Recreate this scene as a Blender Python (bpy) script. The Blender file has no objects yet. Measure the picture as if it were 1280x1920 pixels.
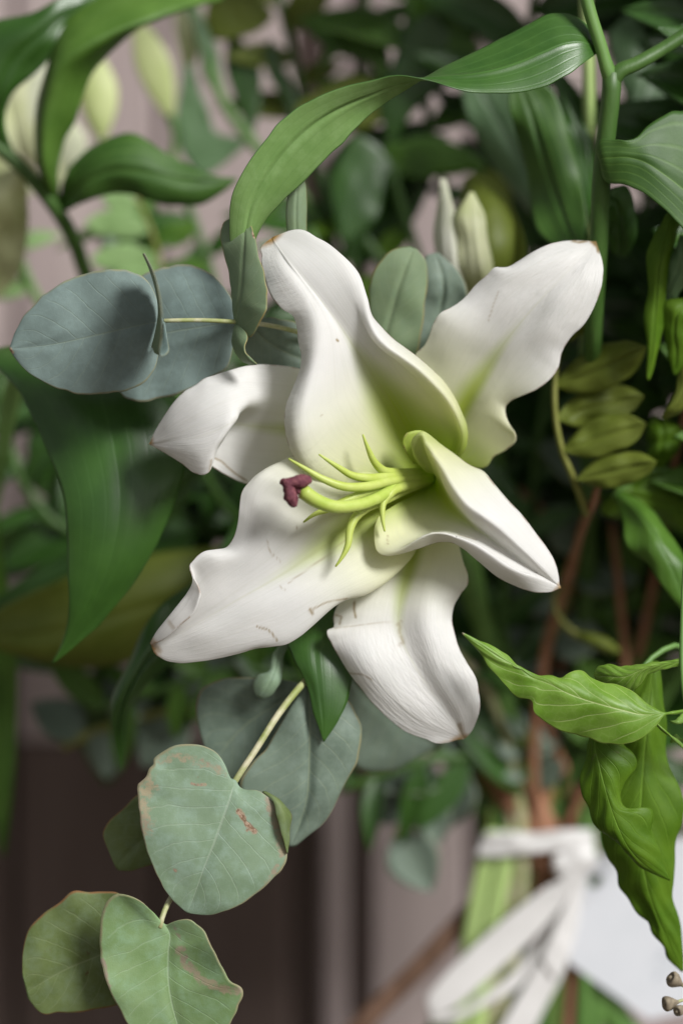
import bpy, math, random
import numpy as np

random.seed(7)
RNG = np.random.default_rng(7)
scene = bpy.context.scene
COL = scene.collection

# ------------------------------------------------------------------ camera, sky, sun, exposure
S = 0.0002          # metres per photograph pixel in the plane of the flower
D = 3750.0          # distance camera - flower, in those units (0.75 m)
DEPTH_IN, DEPTH_OUT = (-600, 250, 550, 1100, 2000), (-600, 250, 880, 1130, 2039)   # spacing of the layers behind the flower
ZC = 0.42           # height of the lens above the ground

cd = bpy.data.cameras.new('camera')
cam = bpy.data.objects.new('camera', cd)
COL.objects.link(cam)
cam.location = (0, -D * S, ZC)
cam.rotation_euler = (math.radians(90), 0, 0)
cd.sensor_fit = 'HORIZONTAL'
cd.sensor_width = 24.0
cd.lens = 24.0 * (D * S) / (1280 * S)
cd.clip_start = 0.02
cd.clip_end = 200
cd.dof.use_dof = True
cd.dof.focus_distance = D * S + 0.004
cd.dof.aperture_fstop = 2.3
cd.dof.aperture_blades = 9
scene.camera = cam

SUN_DIR = np.array([0.58, -0.62, 0.55])       # from the flower towards the sun
SUN_DIR = SUN_DIR / np.linalg.norm(SUN_DIR)
elev = math.asin(SUN_DIR[2])
azim = math.atan2(SUN_DIR[0], SUN_DIR[1])
world = bpy.data.worlds.new('World')
scene.world = world
world.use_nodes = True
wn, wl = world.node_tree.nodes, world.node_tree.links
wn.clear()
sky = wn.new('ShaderNodeTexSky')
sky.sky_type = 'NISHITA'
sky.sun_disc = False
sky.sun_elevation = elev
sky.sun_rotation = azim
hsv = wn.new('ShaderNodeHueSaturation')
hsv.inputs['Saturation'].default_value = 0.12      # thin cloud: a nearly white sky
bg = wn.new('ShaderNodeBackground')
bg.inputs['Strength'].default_value = 0.062
wo = wn.new('ShaderNodeOutputWorld')
wl.new(sky.outputs[0], hsv.inputs['Color'])
wl.new(hsv.outputs[0], bg.inputs['Color'])
wl.new(bg.outputs[0], wo.inputs['Surface'])

sd = bpy.data.lights.new('sun', 'SUN')
sd.energy = 3.3
sd.angle = math.radians(18)
sd.color = (1.0, 0.99, 0.975)
sun = bpy.data.objects.new('sun', sd)
COL.objects.link(sun)
from mathutils import Vector, Matrix
sun.rotation_euler = Vector(SUN_DIR).to_track_quat('Z', 'Y').to_euler()
sun.location = (2, -2, 2)

scene.view_settings.view_transform = 'Standard'
scene.view_settings.look = 'None'
scene.view_settings.gamma = 1.0
scene.view_settings.use_curve_mapping = False
scene.view_settings.exposure = 0.36
scene.render.engine = 'CYCLES'
scene.cycles.use_denoising = True
scene.cycles.max_bounces = 10
scene.cycles.diffuse_bounces = 5
scene.cycles.transmission_bounces = 8
scene.cycles.sample_clamp_indirect = 6.0

# ------------------------------------------------------------------ helpers
def W(p):
    """design coordinates (photo px, photo py, depth behind the flower in px) -> world metres"""
    p = np.asarray(p, float)
    d = np.interp(p[..., 2], DEPTH_IN, DEPTH_OUT)
    k = (D + d) / D
    out = np.empty(p.shape)
    out[..., 0] = (p[..., 0] - 640) * S * k
    out[..., 1] = d * S
    out[..., 2] = ZC - (p[..., 1] - 960) * S * k
    return out

def hermite(P, t, q):
    """smooth curve through P (n,dim...) with knots t, evaluated at q"""
    P = np.asarray(P, float)
    t = np.asarray(t, float)
    n = len(P)
    if n == 2:
        f = ((q - t[0]) / (t[1] - t[0])).reshape((-1,) + (1,) * (P.ndim - 1))
        return P[0] * (1 - f) + P[1] * f
    sh = (-1,) + (1,) * (P.ndim - 1)
    h = np.diff(t).reshape(sh)
    dl = np.diff(P, axis=0) / h
    m = np.empty_like(P)
    m[1:-1] = (dl[:-1] * h[1:] + dl[1:] * h[:-1]) / (h[1:] + h[:-1])
    m[0] = dl[0] * 1.5 - m[1] * 0.5
    m[-1] = dl[-1] * 1.5 - m[-2] * 0.5
    i = np.clip(np.searchsorted(t, q, side='right') - 1, 0, n - 2)
    hh = (t[i + 1] - t[i])
    x = ((q - t[i]) / hh).reshape(sh)
    hh = hh.reshape(sh)
    return ((2 * x**3 - 3 * x**2 + 1) * P[i] + (x**3 - 2 * x**2 + x) * hh * m[i]
            + (-2 * x**3 + 3 * x**2) * P[i + 1] + (x**3 - x**2) * hh * m[i + 1])

def fill_depth(pts, d):
    """points given as (x, y) take a depth running from d[0] to d[1]"""
    if not isinstance(d, (tuple, list)):
        d = (d, d)
    n = len(pts)
    out = []
    for i, p in enumerate(pts):
        if len(p) == 2:
            f = i / max(1, n - 1)
            if len(d) == 3:
                dd = d[0] * (1 - f) * (1 - 2 * f) + d[1] * 4 * f * (1 - f) + d[2] * f * (2 * f - 1)
            else:
                dd = d[0] * (1 - f) + d[1] * f
            out.append((p[0], p[1], dd))
        else:
            out.append(tuple(p))
    return np.array(out, float)

def loft(curves, nu, nv, mix=0.7, vpos=None):
    st = np.mean([c[0] for c in curves], axis=0)
    en = np.mean([c[-1] for c in curves], axis=0)
    ax = en - st
    L2 = float(ax @ ax)
    q = np.linspace(0, 1, nu)
    res = []
    for c in curves:
        c = np.asarray(c, float)
        a = np.concatenate([[0], np.cumsum(np.linalg.norm(np.diff(c, axis=0), axis=1) + 1e-6)])
        a /= a[-1]
        pr = np.clip(((c - st) @ ax) / L2, 0, 1)
        pr = np.maximum.accumulate(pr)
        pr = (pr - pr[0]) / max(1e-6, pr[-1] - pr[0])
        t = mix * pr + (1 - mix) * a
        t = (t - t[0]) / (t[-1] - t[0])
        res.append(hermite(c, t, q))
    res = np.array(res)                         # (k, nu, 3)
    g = hermite(res, np.linspace(0, 1, len(curves)) if vpos is None else np.array(vpos), np.linspace(0, 1, nv))
    return np.transpose(g, (1, 0, 2))           # (nu, nv, 3)

def grid_normals(g):
    du = np.gradient(g, axis=0)
    dv = np.gradient(g, axis=1)
    n = np.cross(du, dv)
    ln = np.linalg.norm(n, axis=2, keepdims=True)
    n = n / np.maximum(ln, 1e-9)
    k = max(1, n.shape[0] // 40)
    n[:k] = n[k]
    n[-k:] = n[-k - 1]
    for _ in range(2):
        n[1:-1, 1:-1] = (n[1:-1, 1:-1] * 2 + n[:-2, 1:-1] + n[2:, 1:-1] + n[1:-1, :-2] + n[1:-1, 2:]) / 6
        n /= np.maximum(np.linalg.norm(n, axis=2, keepdims=True), 1e-9)
    return n

def smooth_noise(shape, cells, seed):
    r = np.random.default_rng(seed)
    base = r.normal(size=(cells[0] + 1, cells[1] + 1))
    a = hermite(base, np.arange(cells[0] + 1.0), np.linspace(0, cells[0], shape[0]))
    b = hermite(a.T, np.arange(cells[1] + 1.0), np.linspace(0, cells[1], shape[1]))
    return b.T

class Obj:
    pass

def new_obj(name, mesh, parent=None, origin=None):
    o = bpy.data.objects.new(name, mesh)
    COL.objects.link(o)
    if parent is not None:
        o.parent = parent
        o.location = (0, 0, 0)
    elif origin is not None:
        o.location = Vector(origin)
    return o

def mesh_obj(name, verts, faces, mats, parent=None, uv=None, mat_idx=None, smooth=True, attr=None):
    """verts in world metres; the object's origin is its first vertex ring's centre"""
    verts = np.asarray(verts, float)
    org = verts.mean(axis=0)
    if parent is not None:
        org = np.array(parent.location)
        if parent.parent is not None:
            org = org + np.array(parent.parent.location)
    me = bpy.data.meshes.new(name)
    me.from_pydata((verts - org).tolist(), [], [tuple(int(i) for i in f) for f in faces])
    for m in mats:
        me.materials.append(m)
    nl = len(me.loops)
    if uv is not None:
        layer = me.uv_layers.new(name='uv')
        vi = np.empty(nl, dtype=np.int32)
        me.loops.foreach_get('vertex_index', vi)
        layer.data.foreach_set('uv', np.asarray(uv, np.float32)[vi].ravel())
    if attr is not None:
        for k, vals in attr.items():
            a = me.attributes.new(k, 'FLOAT', 'POINT')
            a.data.foreach_set('value', np.asarray(vals, np.float32))
    if mat_idx is not None:
        me.polygons.foreach_set('material_index', np.asarray(mat_idx, np.int32))
    me.polygons.foreach_set('use_smooth', np.full(len(me.polygons), smooth))
    me.update()
    return new_obj(name, me, parent, org)

def stroke_mask(g, strokes):
    """wear marks: polylines (px, py) with a half width, on the sheet"""
    P = g[..., :2].reshape(-1, 2)
    out = np.zeros(len(P))
    for pts, w, s in strokes:
        pts = np.asarray(pts, float)
        q = np.linspace(0, 1, len(pts))
        for a, b in zip(pts[:-1], pts[1:]):
            ab = b - a
            t = np.clip(((P - a) @ ab) / max(1e-9, ab @ ab), 0, 1)
            dist = np.linalg.norm(P - (a + t[:, None] * ab), axis=1)
            out = np.maximum(out, s * np.clip(1.3 - dist / w, 0, 1))
    return out

def sheet(name, g, mats, parent, thick=3.0, front=-1, disp=None, strokes=None, taper=True):
    """a thin closed shell from a grid in design coordinates.
    mats[0] on the side turned to `front` (-1: towards -depth on average, +1 opposite), mats[-1] on the other"""
    nu, nv = g.shape[:2]
    n = grid_normals(g)
    if disp is not None:
        g = g + n * disp[..., None] * (1 if n[..., 2].mean() < 0 else -1)
        n = grid_normals(g)
    sgn = 1 if (n[..., 2].mean() * front) > 0 else -1
    n = n * sgn
    u = np.linspace(0, 1, nu)[:, None] * np.ones((1, nv))
    v = np.ones((nu, 1)) * np.linspace(0, 1, nv)[None, :]
    th = np.full((nu, nv), thick * 0.5)
    if taper:
        e = np.minimum(np.minimum(v, 1 - v) * 14, 1)
        th *= 0.55 + 0.45 * e
    top = (g + n * th[..., None]).reshape(-1, 3)
    bot = (g - n * th[..., None]).reshape(-1, 3)
    N = nu * nv
    idx = np.arange(N).reshape(nu, nv)
    a, b, c, d_ = idx[:-1, :-1].ravel(), idx[1:, :-1].ravel(), idx[1:, 1:].ravel(), idx[:-1, 1:].ravel()
    # W mirrors nothing: (px, py, d) -> (x, -z, y) keeps handedness
    if sgn > 0:
        f1 = np.stack([a, b, c, d_], 1)
        f2 = np.stack([d_, c, b, a], 1) + N
    else:
        f1 = np.stack([d_, c, b, a], 1)
        f2 = np.stack([a, b, c, d_], 1) + N
    ring = np.concatenate([idx[:, 0], idx[-1, 1:], idx[-2::-1, -1], idx[0, -2:0:-1]])
    r2 = np.roll(ring, -1)
    if sgn > 0:
        f3 = np.stack([ring + N, r2 + N, r2, ring], 1)
    else:
        f3 = np.stack([ring, r2, r2 + N, ring + N], 1)
    faces = np.concatenate([f1, f2, f3])
    mi = np.concatenate([np.zeros(len(f1)), np.full(len(f2), len(mats) - 1), np.zeros(len(f3))]).astype(int)
    verts = W(np.concatenate([top, bot]))
    uv = np.stack([u.ravel(), v.ravel()], 1)
    uv = np.concatenate([uv, uv])
    attr = None
    if strokes is not None:
        m = stroke_mask(g, strokes)
        attr = {'wear': np.concatenate([m, m])}
    return mesh_obj(name, verts, faces, mats, parent, uv, mi, True, attr)

def tube(name, pts, radii, mat, parent=None, ns=10, n=None, d=0, bump=0.0, closed_tip=True, seed=0, flat=1.0):
    """a stem: pts in design coordinates, radii in px (scalar or list)"""
    pts = fill_depth(pts, d)
    if np.isscalar(radii):
        radii = [radii] * len(pts)
    a = np.concatenate([[0], np.cumsum(np.linalg.norm(np.diff(pts, axis=0), axis=1))])
    a /= a[-1]
    n = n or max(8, 5 * len(pts))
    q = np.linspace(0, 1, n)
    c = hermite(pts, a, q)
    r = np.interp(q, np.linspace(0, 1, len(radii)), radii)
    t = np.gradient(c, axis=0)
    t /= np.linalg.norm(t, axis=1, keepdims=True)
    ref = np.array([0.31, 0.22, -0.92])
    e1 = np.cross(t, ref)
    e1 /= np.linalg.norm(e1, axis=1, keepdims=True)
    e2 = np.cross(t, e1)
    rr = np.random.default_rng(seed)
    ang = np.linspace(0, 2 * np.pi, ns, endpoint=False)
    V = []
    for i in range(n):
        jr = r[i] * (1 + bump * rr.normal(size=ns))
        V.append(c[i] + jr[:, None] * (np.cos(ang)[:, None] * e1[i] + flat * np.sin(ang)[:, None] * e2[i]))
    V = np.concatenate(V + [c[:1] - t[:1] * r[0] * 0.3, c[-1:] + t[-1:] * r[-1] * (0.7 if closed_tip else 0.1)])
    F = []
    for i in range(n - 1):
        for j in range(ns):
            k = (j + 1) % ns
            F.append((i * ns + j, i * ns + k, (i + 1) * ns + k, (i + 1) * ns + j))
    b0, b1 = n * ns, n * ns + 1
    for j in range(ns):
        k = (j + 1) % ns
        F.append((b0, k, j))
        F.append((b1, (n - 1) * ns + j, (n - 1) * ns + k))
    uv = np.concatenate([np.stack([np.repeat(q, ns), np.tile(ang / (2 * np.pi), n)], 1), [[0, 0], [1, 0]]])
    return mesh_obj(name, W(V), F, [mat], parent, uv)

def thing(name, label, cat, base, group=None):
    o = bpy.data.objects.new(name, None)
    o.empty_display_size = 0.01
    COL.objects.link(o)
    o.location = W(np.array(base, float)).tolist()
    o['label'] = label
    o['category'] = cat
    if group:
        o['group'] = group
    return o

def tag(o, label, cat, group=None):
    o['label'] = label
    o['category'] = cat
    if group:
        o['group'] = group
    return o

LEAF_SEED = [100]
def leaf(parent, L, M, R, mats, d=0, ed=0.0, name='leaf', nu=70, nv=25, wav=3.0, crease=4.0, thick=3.0,
         front=-1, strokes=None, veinlift=0.0, mix=0.6, cells=(6, 3), ragged=1.0):
    """a leaf blade from its left margin, midrib and right margin (design coordinates, base first)"""
    LEAF_SEED[0] += 1
    M = fill_depth(M, d)
    def edge(E):
        dd = d
        if isinstance(d, (tuple, list)):
            dd = tuple(x + ed for x in d)
        else:
            dd = d + ed
        return fill_depth(E, dd)
    L, R = edge(L), edge(R)
    g = loft([L, M, R], nu, nv, mix)
    v = np.linspace(-1, 1, nv)[None, :]
    u = np.linspace(0, 1, nu)[:, None]
    env = np.clip(u * 6, 0, 1) * np.clip((1 - u) * 6, 0, 1)
    dv_ = np.gradient(g, axis=1)
    dv_ /= np.maximum(np.linalg.norm(dv_, axis=2, keepdims=True), 1e-6)
    jit = smooth_noise((nu, 2), (max(10, nu // 4), 1), LEAF_SEED[0] + 500)
    jw = np.where(v < 0, -jit[:, :1], jit[:, 1:]) * np.abs(v) ** 6 * env * ragged
    g = g + dv_ * jw[..., None]
    dz = wav * smooth_noise((nu, nv), cells, LEAF_SEED[0]) * (0.35 + 0.65 * np.abs(v)) * env
    dz = dz - crease * np.exp(-(v / 0.10) ** 2) * env
    if veinlift:
        ph = (u * 7.5 - np.abs(v) * 1.6 + 0.15 * np.sign(v)) * 2 * np.pi
        dz = dz + veinlift * (np.cos(ph)) * np.clip(np.abs(v) * 3, 0, 1) * env
    return sheet(name, g, mats, parent, thick, front, dz, strokes)

# ------------------------------------------------------------------ materials
def lin(r, g, b, k=1.0):
    def f(x):
        x /= 255.0
        return x / 12.92 if x <= 0.04045 else ((x + 0.055) / 1.055) ** 2.4
    return (f(r) * k, f(g) * k, f(b) * k, 1.0)

class N:
    """small node-building helper"""
    def __init__(self, name):
        self.m = bpy.data.materials.new(name)
        self.m.use_nodes = True
        self.t = self.m.node_tree
        self.t.nodes.clear()
        self.out = self.t.nodes.new('ShaderNodeOutputMaterial')
    def node(self, kind, **kw):
        n = self.t.nodes.new(kind)
        for k, v in kw.items():
            setattr(n, k, v)
        return n
    def put(self, sock, val):
        if hasattr(val, 'is_output') or isinstance(val, bpy.types.NodeSocket):
            self.t.links.new(val, sock)
        else:
            sock.default_value = val
    def math(self, op, a, b=0.0, c=None, clamp=False):
        n = self.node('ShaderNodeMath', operation=op, use_clamp=clamp)
        self.put(n.inputs[0], a)
        self.put(n.inputs[1], b)
        if c is not None:
            self.put(n.inputs[2], c)
        return n.outputs[0]
    def mix(self, f, a, b, mode='MIX'):
        n = self.node('ShaderNodeMix', data_type='RGBA', blend_type=mode)
        self.put(n.inputs[0], f)
        self.put(n.inputs[6], a)
        self.put(n.inputs[7], b)
        return n.outputs[2]
    def ramp(self, x, lo, hi, a=0.0, b=1.0):
        n = self.node('ShaderNodeMapRange', interpolation_type='SMOOTHSTEP')
        self.put(n.inputs[0], x)
        n.inputs[1].default_value = lo
        n.inputs[2].default_value = hi
        n.inputs[3].default_value = a
        n.inputs[4].default_value = b
        return n.outputs[0]
    def noise(self, vec, scale, detail=3.0, rough=0.55, dist=0.0, which=0):
        n = self.node('ShaderNodeTexNoise')
        if vec is not None:
            self.put(n.inputs['Vector'], vec)
        n.inputs['Scale'].default_value = scale
        n.inputs['Detail'].default_value = detail
        n.inputs['Roughness'].default_value = rough
        n.inputs['Distortion'].default_value = dist
        return n.outputs[which]
    def combine(self, x, y, z=0.0):
        n = self.node('ShaderNodeCombineXYZ')
        for s, v in zip(n.inputs, (x, y, z)):
            self.put(s, v)
        return n.outputs[0]
    def uv(self):
        n = self.node('ShaderNodeTexCoord')
        s = self.node('ShaderNodeSeparateXYZ')
        self.t.links.new(n.outputs['UV'], s.inputs[0])
        self.obj = n.outputs['Object']
        return s.outputs[0], s.outputs[1]
    def bump(self, h, strength, dist, normal=None):
        n = self.node('ShaderNodeBump')
        n.inputs['Strength'].default_value = strength
        n.inputs['Distance'].default_value = dist
        self.put(n.inputs['Height'], h)
        if normal is not None:
            self.put(n.inputs['Normal'], normal)
        return n.outputs[0]
    def finish(self, col, rough, normal=None, spec=0.5, trans=0.0, tcol=None, sheen=0.0, coat=0.0):
        p = self.node('ShaderNodeBsdfPrincipled')
        self.put(p.inputs['Base Color'], col)
        self.put(p.inputs['Roughness'], rough)
        p.inputs['Specular IOR Level'].default_value = spec
        if coat:
            p.inputs['Coat Weight'].default_value = coat
            p.inputs['Coat Roughness'].default_value = 0.25
        if sheen:
            p.inputs['Sheen Weight'].default_value = sheen
        if normal is not None:
            self.put(p.inputs['Normal'], normal)
        s = p.outputs[0]
        if trans > 0:
            t = self.node('ShaderNodeBsdfTranslucent')
            self.put(t.inputs['Color'], tcol if tcol is not None else col)
            if normal is not None:
                self.put(t.inputs['Normal'], normal)
            mx = self.node('ShaderNodeMixShader')
            mx.inputs[0].default_value = trans
            self.t.links.new(s, mx.inputs[1])
            self.t.links.new(t.outputs[0], mx.inputs[2])
            s = mx.outputs[0]
        self.t.links.new(s, self.out.inputs['Surface'])
        return self.m

def petal_mat(name, green=1.0, crinkle=0.5, across=False):
    n = N(name)
    u, v = n.uv()
    av = n.math('ABSOLUTE', n.math('SUBTRACT', n.math('MULTIPLY', v, 2.0), 1.0))
    white = (0.88, 0.87, 0.85, 1)
    soft = n.noise(n.obj, 90, 3, 0.6)
    col = n.mix(n.ramp(soft, 0.35, 0.7), white, (0.85, 0.845, 0.825, 1))
    # pale yellow-green towards the throat
    t1 = n.ramp(u, 0.12, 0.62, 0.72 * green, 0.0)
    col = n.mix(t1, col, (0.74, 0.76, 0.30, 1))
    # green channel along the midrib, widening into the throat
    wid = n.ramp(u, 0.08, 0.6, 0.50, 0.13)
    inside = n.ramp(n.math('DIVIDE', av, wid), 0.0, 1.0, 1.0, 0.0)
    t2 = n.math('MULTIPLY', inside, n.ramp(u, 0.24, 0.70, 0.95 * green, 0.0))
    col = n.mix(t2, col, (0.44, 0.55, 0.03, 1))
    deep = n.ramp(u, 0.06, 0.26, 0.85 * green, 0.0)
    col = n.mix(deep, col, (0.40, 0.54, 0.015, 1))
    # fine parallel veins
    vv = n.combine(n.math('MULTIPLY', u, 3.0), n.math('MULTIPLY', v, 60.0), 0.0)
    fine = n.noise(vv, 1.0, 3, 0.6)
    col = n.mix(n.ramp(fine, 0.42, 0.75, 0.0, 0.14), col, (0.60, 0.60, 0.48, 1))
    rib = n.math('MULTIPLY', n.ramp(av, 0.0, 0.03, 1.0, 0.0), n.ramp(u, 0.55, 0.9, 0.22, 0.06))
    col = n.mix(rib, col, (0.50, 0.52, 0.22, 1))
    # margins a touch pink-brown, brown tip, bruises
    edn = n.noise(n.obj, 260, 2)
    ed = n.math('MULTIPLY', n.ramp(av, 0.975, 0.995), n.ramp(edn, 0.42, 0.62, 0.0, 0.55))
    col = n.mix(ed, col, (0.42, 0.28, 0.19, 1))
    tip = n.math('MULTIPLY', n.ramp(u, 0.978, 0.997), n.ramp(edn, 0.25, 0.6, 0.35, 1.0))
    col = n.mix(tip, col, (0.45, 0.27, 0.08, 1))
    at = n.node('ShaderNodeAttribute', attribute_name='wear')
    wr = n.math('MULTIPLY', at.outputs['Fac'], n.ramp(n.noise(n.obj, 500, 3), 0.2, 0.5))
    col = n.mix(wr, col, (0.34, 0.24, 0.10, 1))
    # relief: long crinkles and cell grain
    if across:
        cv = n.combine(n.math('MULTIPLY', u, 55.0), n.math('MULTIPLY', v, 6.0), 0.0)
        crm = n.ramp(v, 0.02, 0.34, 1.0, 0.12)
    else:
        cv = n.combine(n.math('MULTIPLY', u, 14.0), n.math('MULTIPLY', v, 26.0), 0.0)
        crm = n.ramp(u, 0.45, 0.85, 0.25, 1.0)
    cr = n.math('MULTIPLY', n.noise(cv, 1.0, 3, 0.6, 0.3), crm)
    b1 = n.bump(cr, crinkle, 0.0008)
    grain = n.noise(n.obj, 2600, 2, 0.6)
    b2 = n.bump(grain, 0.28, 0.00014, b1)
    b3 = n.bump(fine, 0.25, 0.0003, b2)
    return n.finish(col, 0.48, b3, 0.30, 0.42, None, 0.0)

def leaf_mat(name, c, c2, vein, kind='parallel', nv=9.0, rough=0.4, spec=0.5, trans=0.18, tcol=None, veinamt=0.5,
             edge=None, rib=0.02, bloom=None, blem=None, bump=0.4, mott=60, coat=0.0, gloss_var=0.12):
    n = N(name)
    u, v = n.uv()
    sv = n.math('SUBTRACT', n.math('MULTIPLY', v, 2.0), 1.0)
    av = n.math('ABSOLUTE', sv)
    ns = n.noise(n.obj, mott, 4, 0.62)
    col = n.mix(n.ramp(ns, 0.3, 0.7), c, c2)
    if bloom is not None:
        nb = n.noise(n.obj, mott * 2.3, 5, 0.7)
        col = n.mix(n.ramp(nb, 0.40, 0.72, 0.0, bloom[1]), col, bloom[0])
    wob = n.math('MULTIPLY', n.math('SUBTRACT', n.noise(n.obj, 110, 2), 0.5), 0.35)
    if kind == 'parallel':
        w = n.math('ABSOLUTE', n.math('SUBTRACT', n.math('FRACT', n.math('ADD', n.math('MULTIPLY', av, nv * 0.5), 0.5)), 0.5))
        ln = n.ramp(w, 0.02, 0.14, 1.0, 0.0)
        fn = n.noise(n.combine(n.math('MULTIPLY', u, 4.0), n.math('MULTIPLY', v, 90.0), 0.0), 1.0, 2)
        col = n.mix(n.ramp(fn, 0.4, 0.75, 0.0, 0.25), col, c2)
    else:
        x = n.math('ADD', n.math('SUBTRACT', n.math('MULTIPLY', u, nv), n.math('MULTIPLY', av, nv * 0.30)), wob)
        x = n.math('ADD', x, n.math('MULTIPLY', n.ramp(sv, -0.01, 0.01), 0.4))
        w = n.math('ABSOLUTE', n.math('SUBTRACT', n.math('FRACT', x), 0.5))
        ln = n.math('MULTIPLY', n.ramp(w, 0.0, 0.06, 1.0, 0.0), n.ramp(av, 0.75, 0.98, 1.0, 0.0))
        # net of tiny veins
        vo = n.node('ShaderNodeTexVoronoi', feature='DISTANCE_TO_EDGE')
        n.put(vo.inputs['Vector'], n.obj)
        vo.inputs['Scale'].default_value = 330
        net = n.ramp(vo.outputs[0], 0.0, 0.08, 0.14, 0.0)
        ln = n.math('MAXIMUM', ln, net)
    col = n.mix(n.math('MULTIPLY', ln, veinamt), col, vein)
    mr = n.ramp(n.math('ADD', av, n.math('MULTIPLY', u, rib * 0.6)), rib * 0.6, rib * 1.5, 1.0, 0.0)
    col = n.mix(n.math('MULTIPLY', mr, min(1.0, veinamt * 1.6)), col, vein)
    if edge is not None:
        e = n.ramp(av, 0.955, 0.985)
        col = n.mix(n.math('MULTIPLY', e, n.ramp(n.noise(n.obj, 200, 2), 0.25, 0.6, 0.35, 1.0)), col, edge)
    if blem is not None:
        bn = n.noise(n.obj, blem[1], 4, 0.65, 0.6)
        col = n.mix(n.ramp(bn, blem[2], blem[2] + 0.05, 0.0, blem[3]), col, blem[0])
    at = n.node('ShaderNodeAttribute', attribute_name='wear')
    wn_ = n.ramp(n.math('ADD', at.outputs['Fac'], n.math('MULTIPLY', n.math('SUBTRACT', n.noise(n.obj, 420, 4, 0.7), 0.5), 1.3)), 0.38, 0.70)
    wr = n.math('MULTIPLY', wn_, n.ramp(at.outputs['Fac'], 0.02, 0.2))
    brown = n.mix(n.ramp(n.noise(n.obj, 900, 3), 0.35, 0.65), lin(178, 154, 132), lin(122, 94, 72))
    wcol = n.mix(n.ramp(at.outputs['Fac'], 0.66, 0.85), n.mix(n.ramp(ns, 0.3, 0.7), lin(166, 156, 128), lin(150, 138, 122)), brown)
    col = n.mix(wr, col, wcol)
    h = n.math('ADD', n.math('MULTIPLY', ln, -0.6), n.math('MULTIPLY', mr, -0.8))
    b1 = n.bump(h, bump, 0.0005)
    g = n.noise(n.obj, 1500, 3, 0.6)
    b2 = n.bump(g, 0.22, 0.0002, b1)
    rg = n.math('ADD', rough - gloss_var / 2, n.math('MULTIPLY', n.noise(n.obj, 150, 3), gloss_var))
    return n.finish(col, rg, b2, spec, trans, tcol if tcol is not None else n.mix(0.5, col, (0.25, 0.42, 0.03, 1)), 0.0, coat)

def plain_mat(name, c, c2, scale=80, rough=0.55, spec=0.4, trans=0.0, bump=0.3, bscale=400, stretch=None, bd=0.0004):
    n = N(name)
    u, v = n.uv()
    vec = n.obj
    if stretch is not None:
        mp = n.node('ShaderNodeMapping')
        n.put(mp.inputs['Vector'], n.obj)
        mp.inputs['Scale'].default_value = stretch
        vec = mp.outputs[0]
    ns = n.noise(vec, scale, 5, 0.6)
    col = n.mix(n.ramp(ns, 0.28, 0.72), c, c2)
    b = n.bump(n.noise(vec, bscale, 4, 0.6), bump, bd)
    return n.finish(col, rough, b, spec, trans)

MP = {}
MP['A'] = petal_mat('petal_white_rippled', 1.0, 0.55, True)
MP['B'] = petal_mat('petal_white_crinkled', 1.0, 0.55)
MP['C'] = petal_mat('petal_white_smooth', 1.0, 0.22)
PET_BACK = petal_mat('petal_back', 0.7, 0.3)
M = {}
M['filament'] = plain_mat('filament_green', lin(192, 208, 96), lin(206, 218, 124), 120, 0.42, 0.4, 0.25, 0.15)
M['style'] = plain_mat('style_green', lin(176, 200, 84), lin(200, 214, 116), 100, 0.4, 0.4, 0.2, 0.15)
M['stigma'] = plain_mat('stigma_purple', lin(92, 44, 58), lin(132, 78, 84), 700, 0.6, 0.3, 0.0, 0.9, 1400, None, 0.0008)
EUC_V = lin(150, 160, 130)
M['euc'] = leaf_mat('eucalyptus_blue', lin(108, 124, 120), lin(120, 137, 132), EUC_V, 'pinnate', 8, 0.62, 0.28, 0.06,
                    lin(70, 105, 60), 0.14, lin(136, 138, 112), 0.018, (lin(136, 156, 152), 0.5), (lin(80, 95, 88), 320, 0.74, 0.6), 0.25)
M['euc_b'] = leaf_mat('eucalyptus_underside', lin(112, 132, 98), lin(124, 142, 108), EUC_V, 'pinnate', 8, 0.62, 0.28, 0.10,
                      lin(90, 120, 60), 0.3, lin(150, 135, 85), 0.02, (lin(120, 140, 115), 0.4), None, 0.25)
M['euc2'] = leaf_mat('eucalyptus_green', lin(122, 144, 116), lin(136, 158, 130), lin(176, 190, 170), 'pinnate', 8, 0.6, 0.3, 0.12,
                     lin(120, 160, 70), 0.22, lin(146, 142, 112), 0.02, (lin(156, 180, 164), 0.55), (lin(140, 116, 92), 95, 0.70, 0.7), 0.25)
M['euc3'] = leaf_mat('eucalyptus_fresh', lin(120, 148, 96), lin(138, 164, 116), lin(180, 200, 170), 'pinnate', 8, 0.58, 0.3, 0.14,
                     lin(130, 170, 60), 0.22, lin(150, 146, 112), 0.02, (lin(150, 182, 150), 0.5), None, 0.25)
M['euc4'] = leaf_mat('eucalyptus_olive', lin(96, 112, 62), lin(118, 134, 84), lin(150, 160, 120), 'pinnate', 8, 0.55, 0.3, 0.2,
                     lin(110, 130, 20), 0.3, lin(140, 105, 70), 0.02, (lin(128, 146, 116), 0.5), (lin(96, 62, 44), 70, 0.66, 0.75), 0.25)
M['euc5'] = leaf_mat('eucalyptus_grey_teal', lin(100, 116, 102), lin(114, 130, 114), EUC_V, 'pinnate', 8, 0.55, 0.35, 0.06,
                     lin(70, 105, 60), 0.3, lin(140, 135, 100), 0.02, (lin(134, 150, 138), 0.5), None, 0.25)  # grey teal leaf colour, a little darker than the blue leaves
M['lily'] = leaf_mat('lily_leaf_top', lin(52, 90, 32), lin(68, 106, 42), lin(96, 140, 70), 'parallel', 7, 0.36, 0.5, 0.16,
                     lin(80, 132, 34), 0.16, None, 0.02, None, None, 0.16, 60, 0.12)
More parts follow.
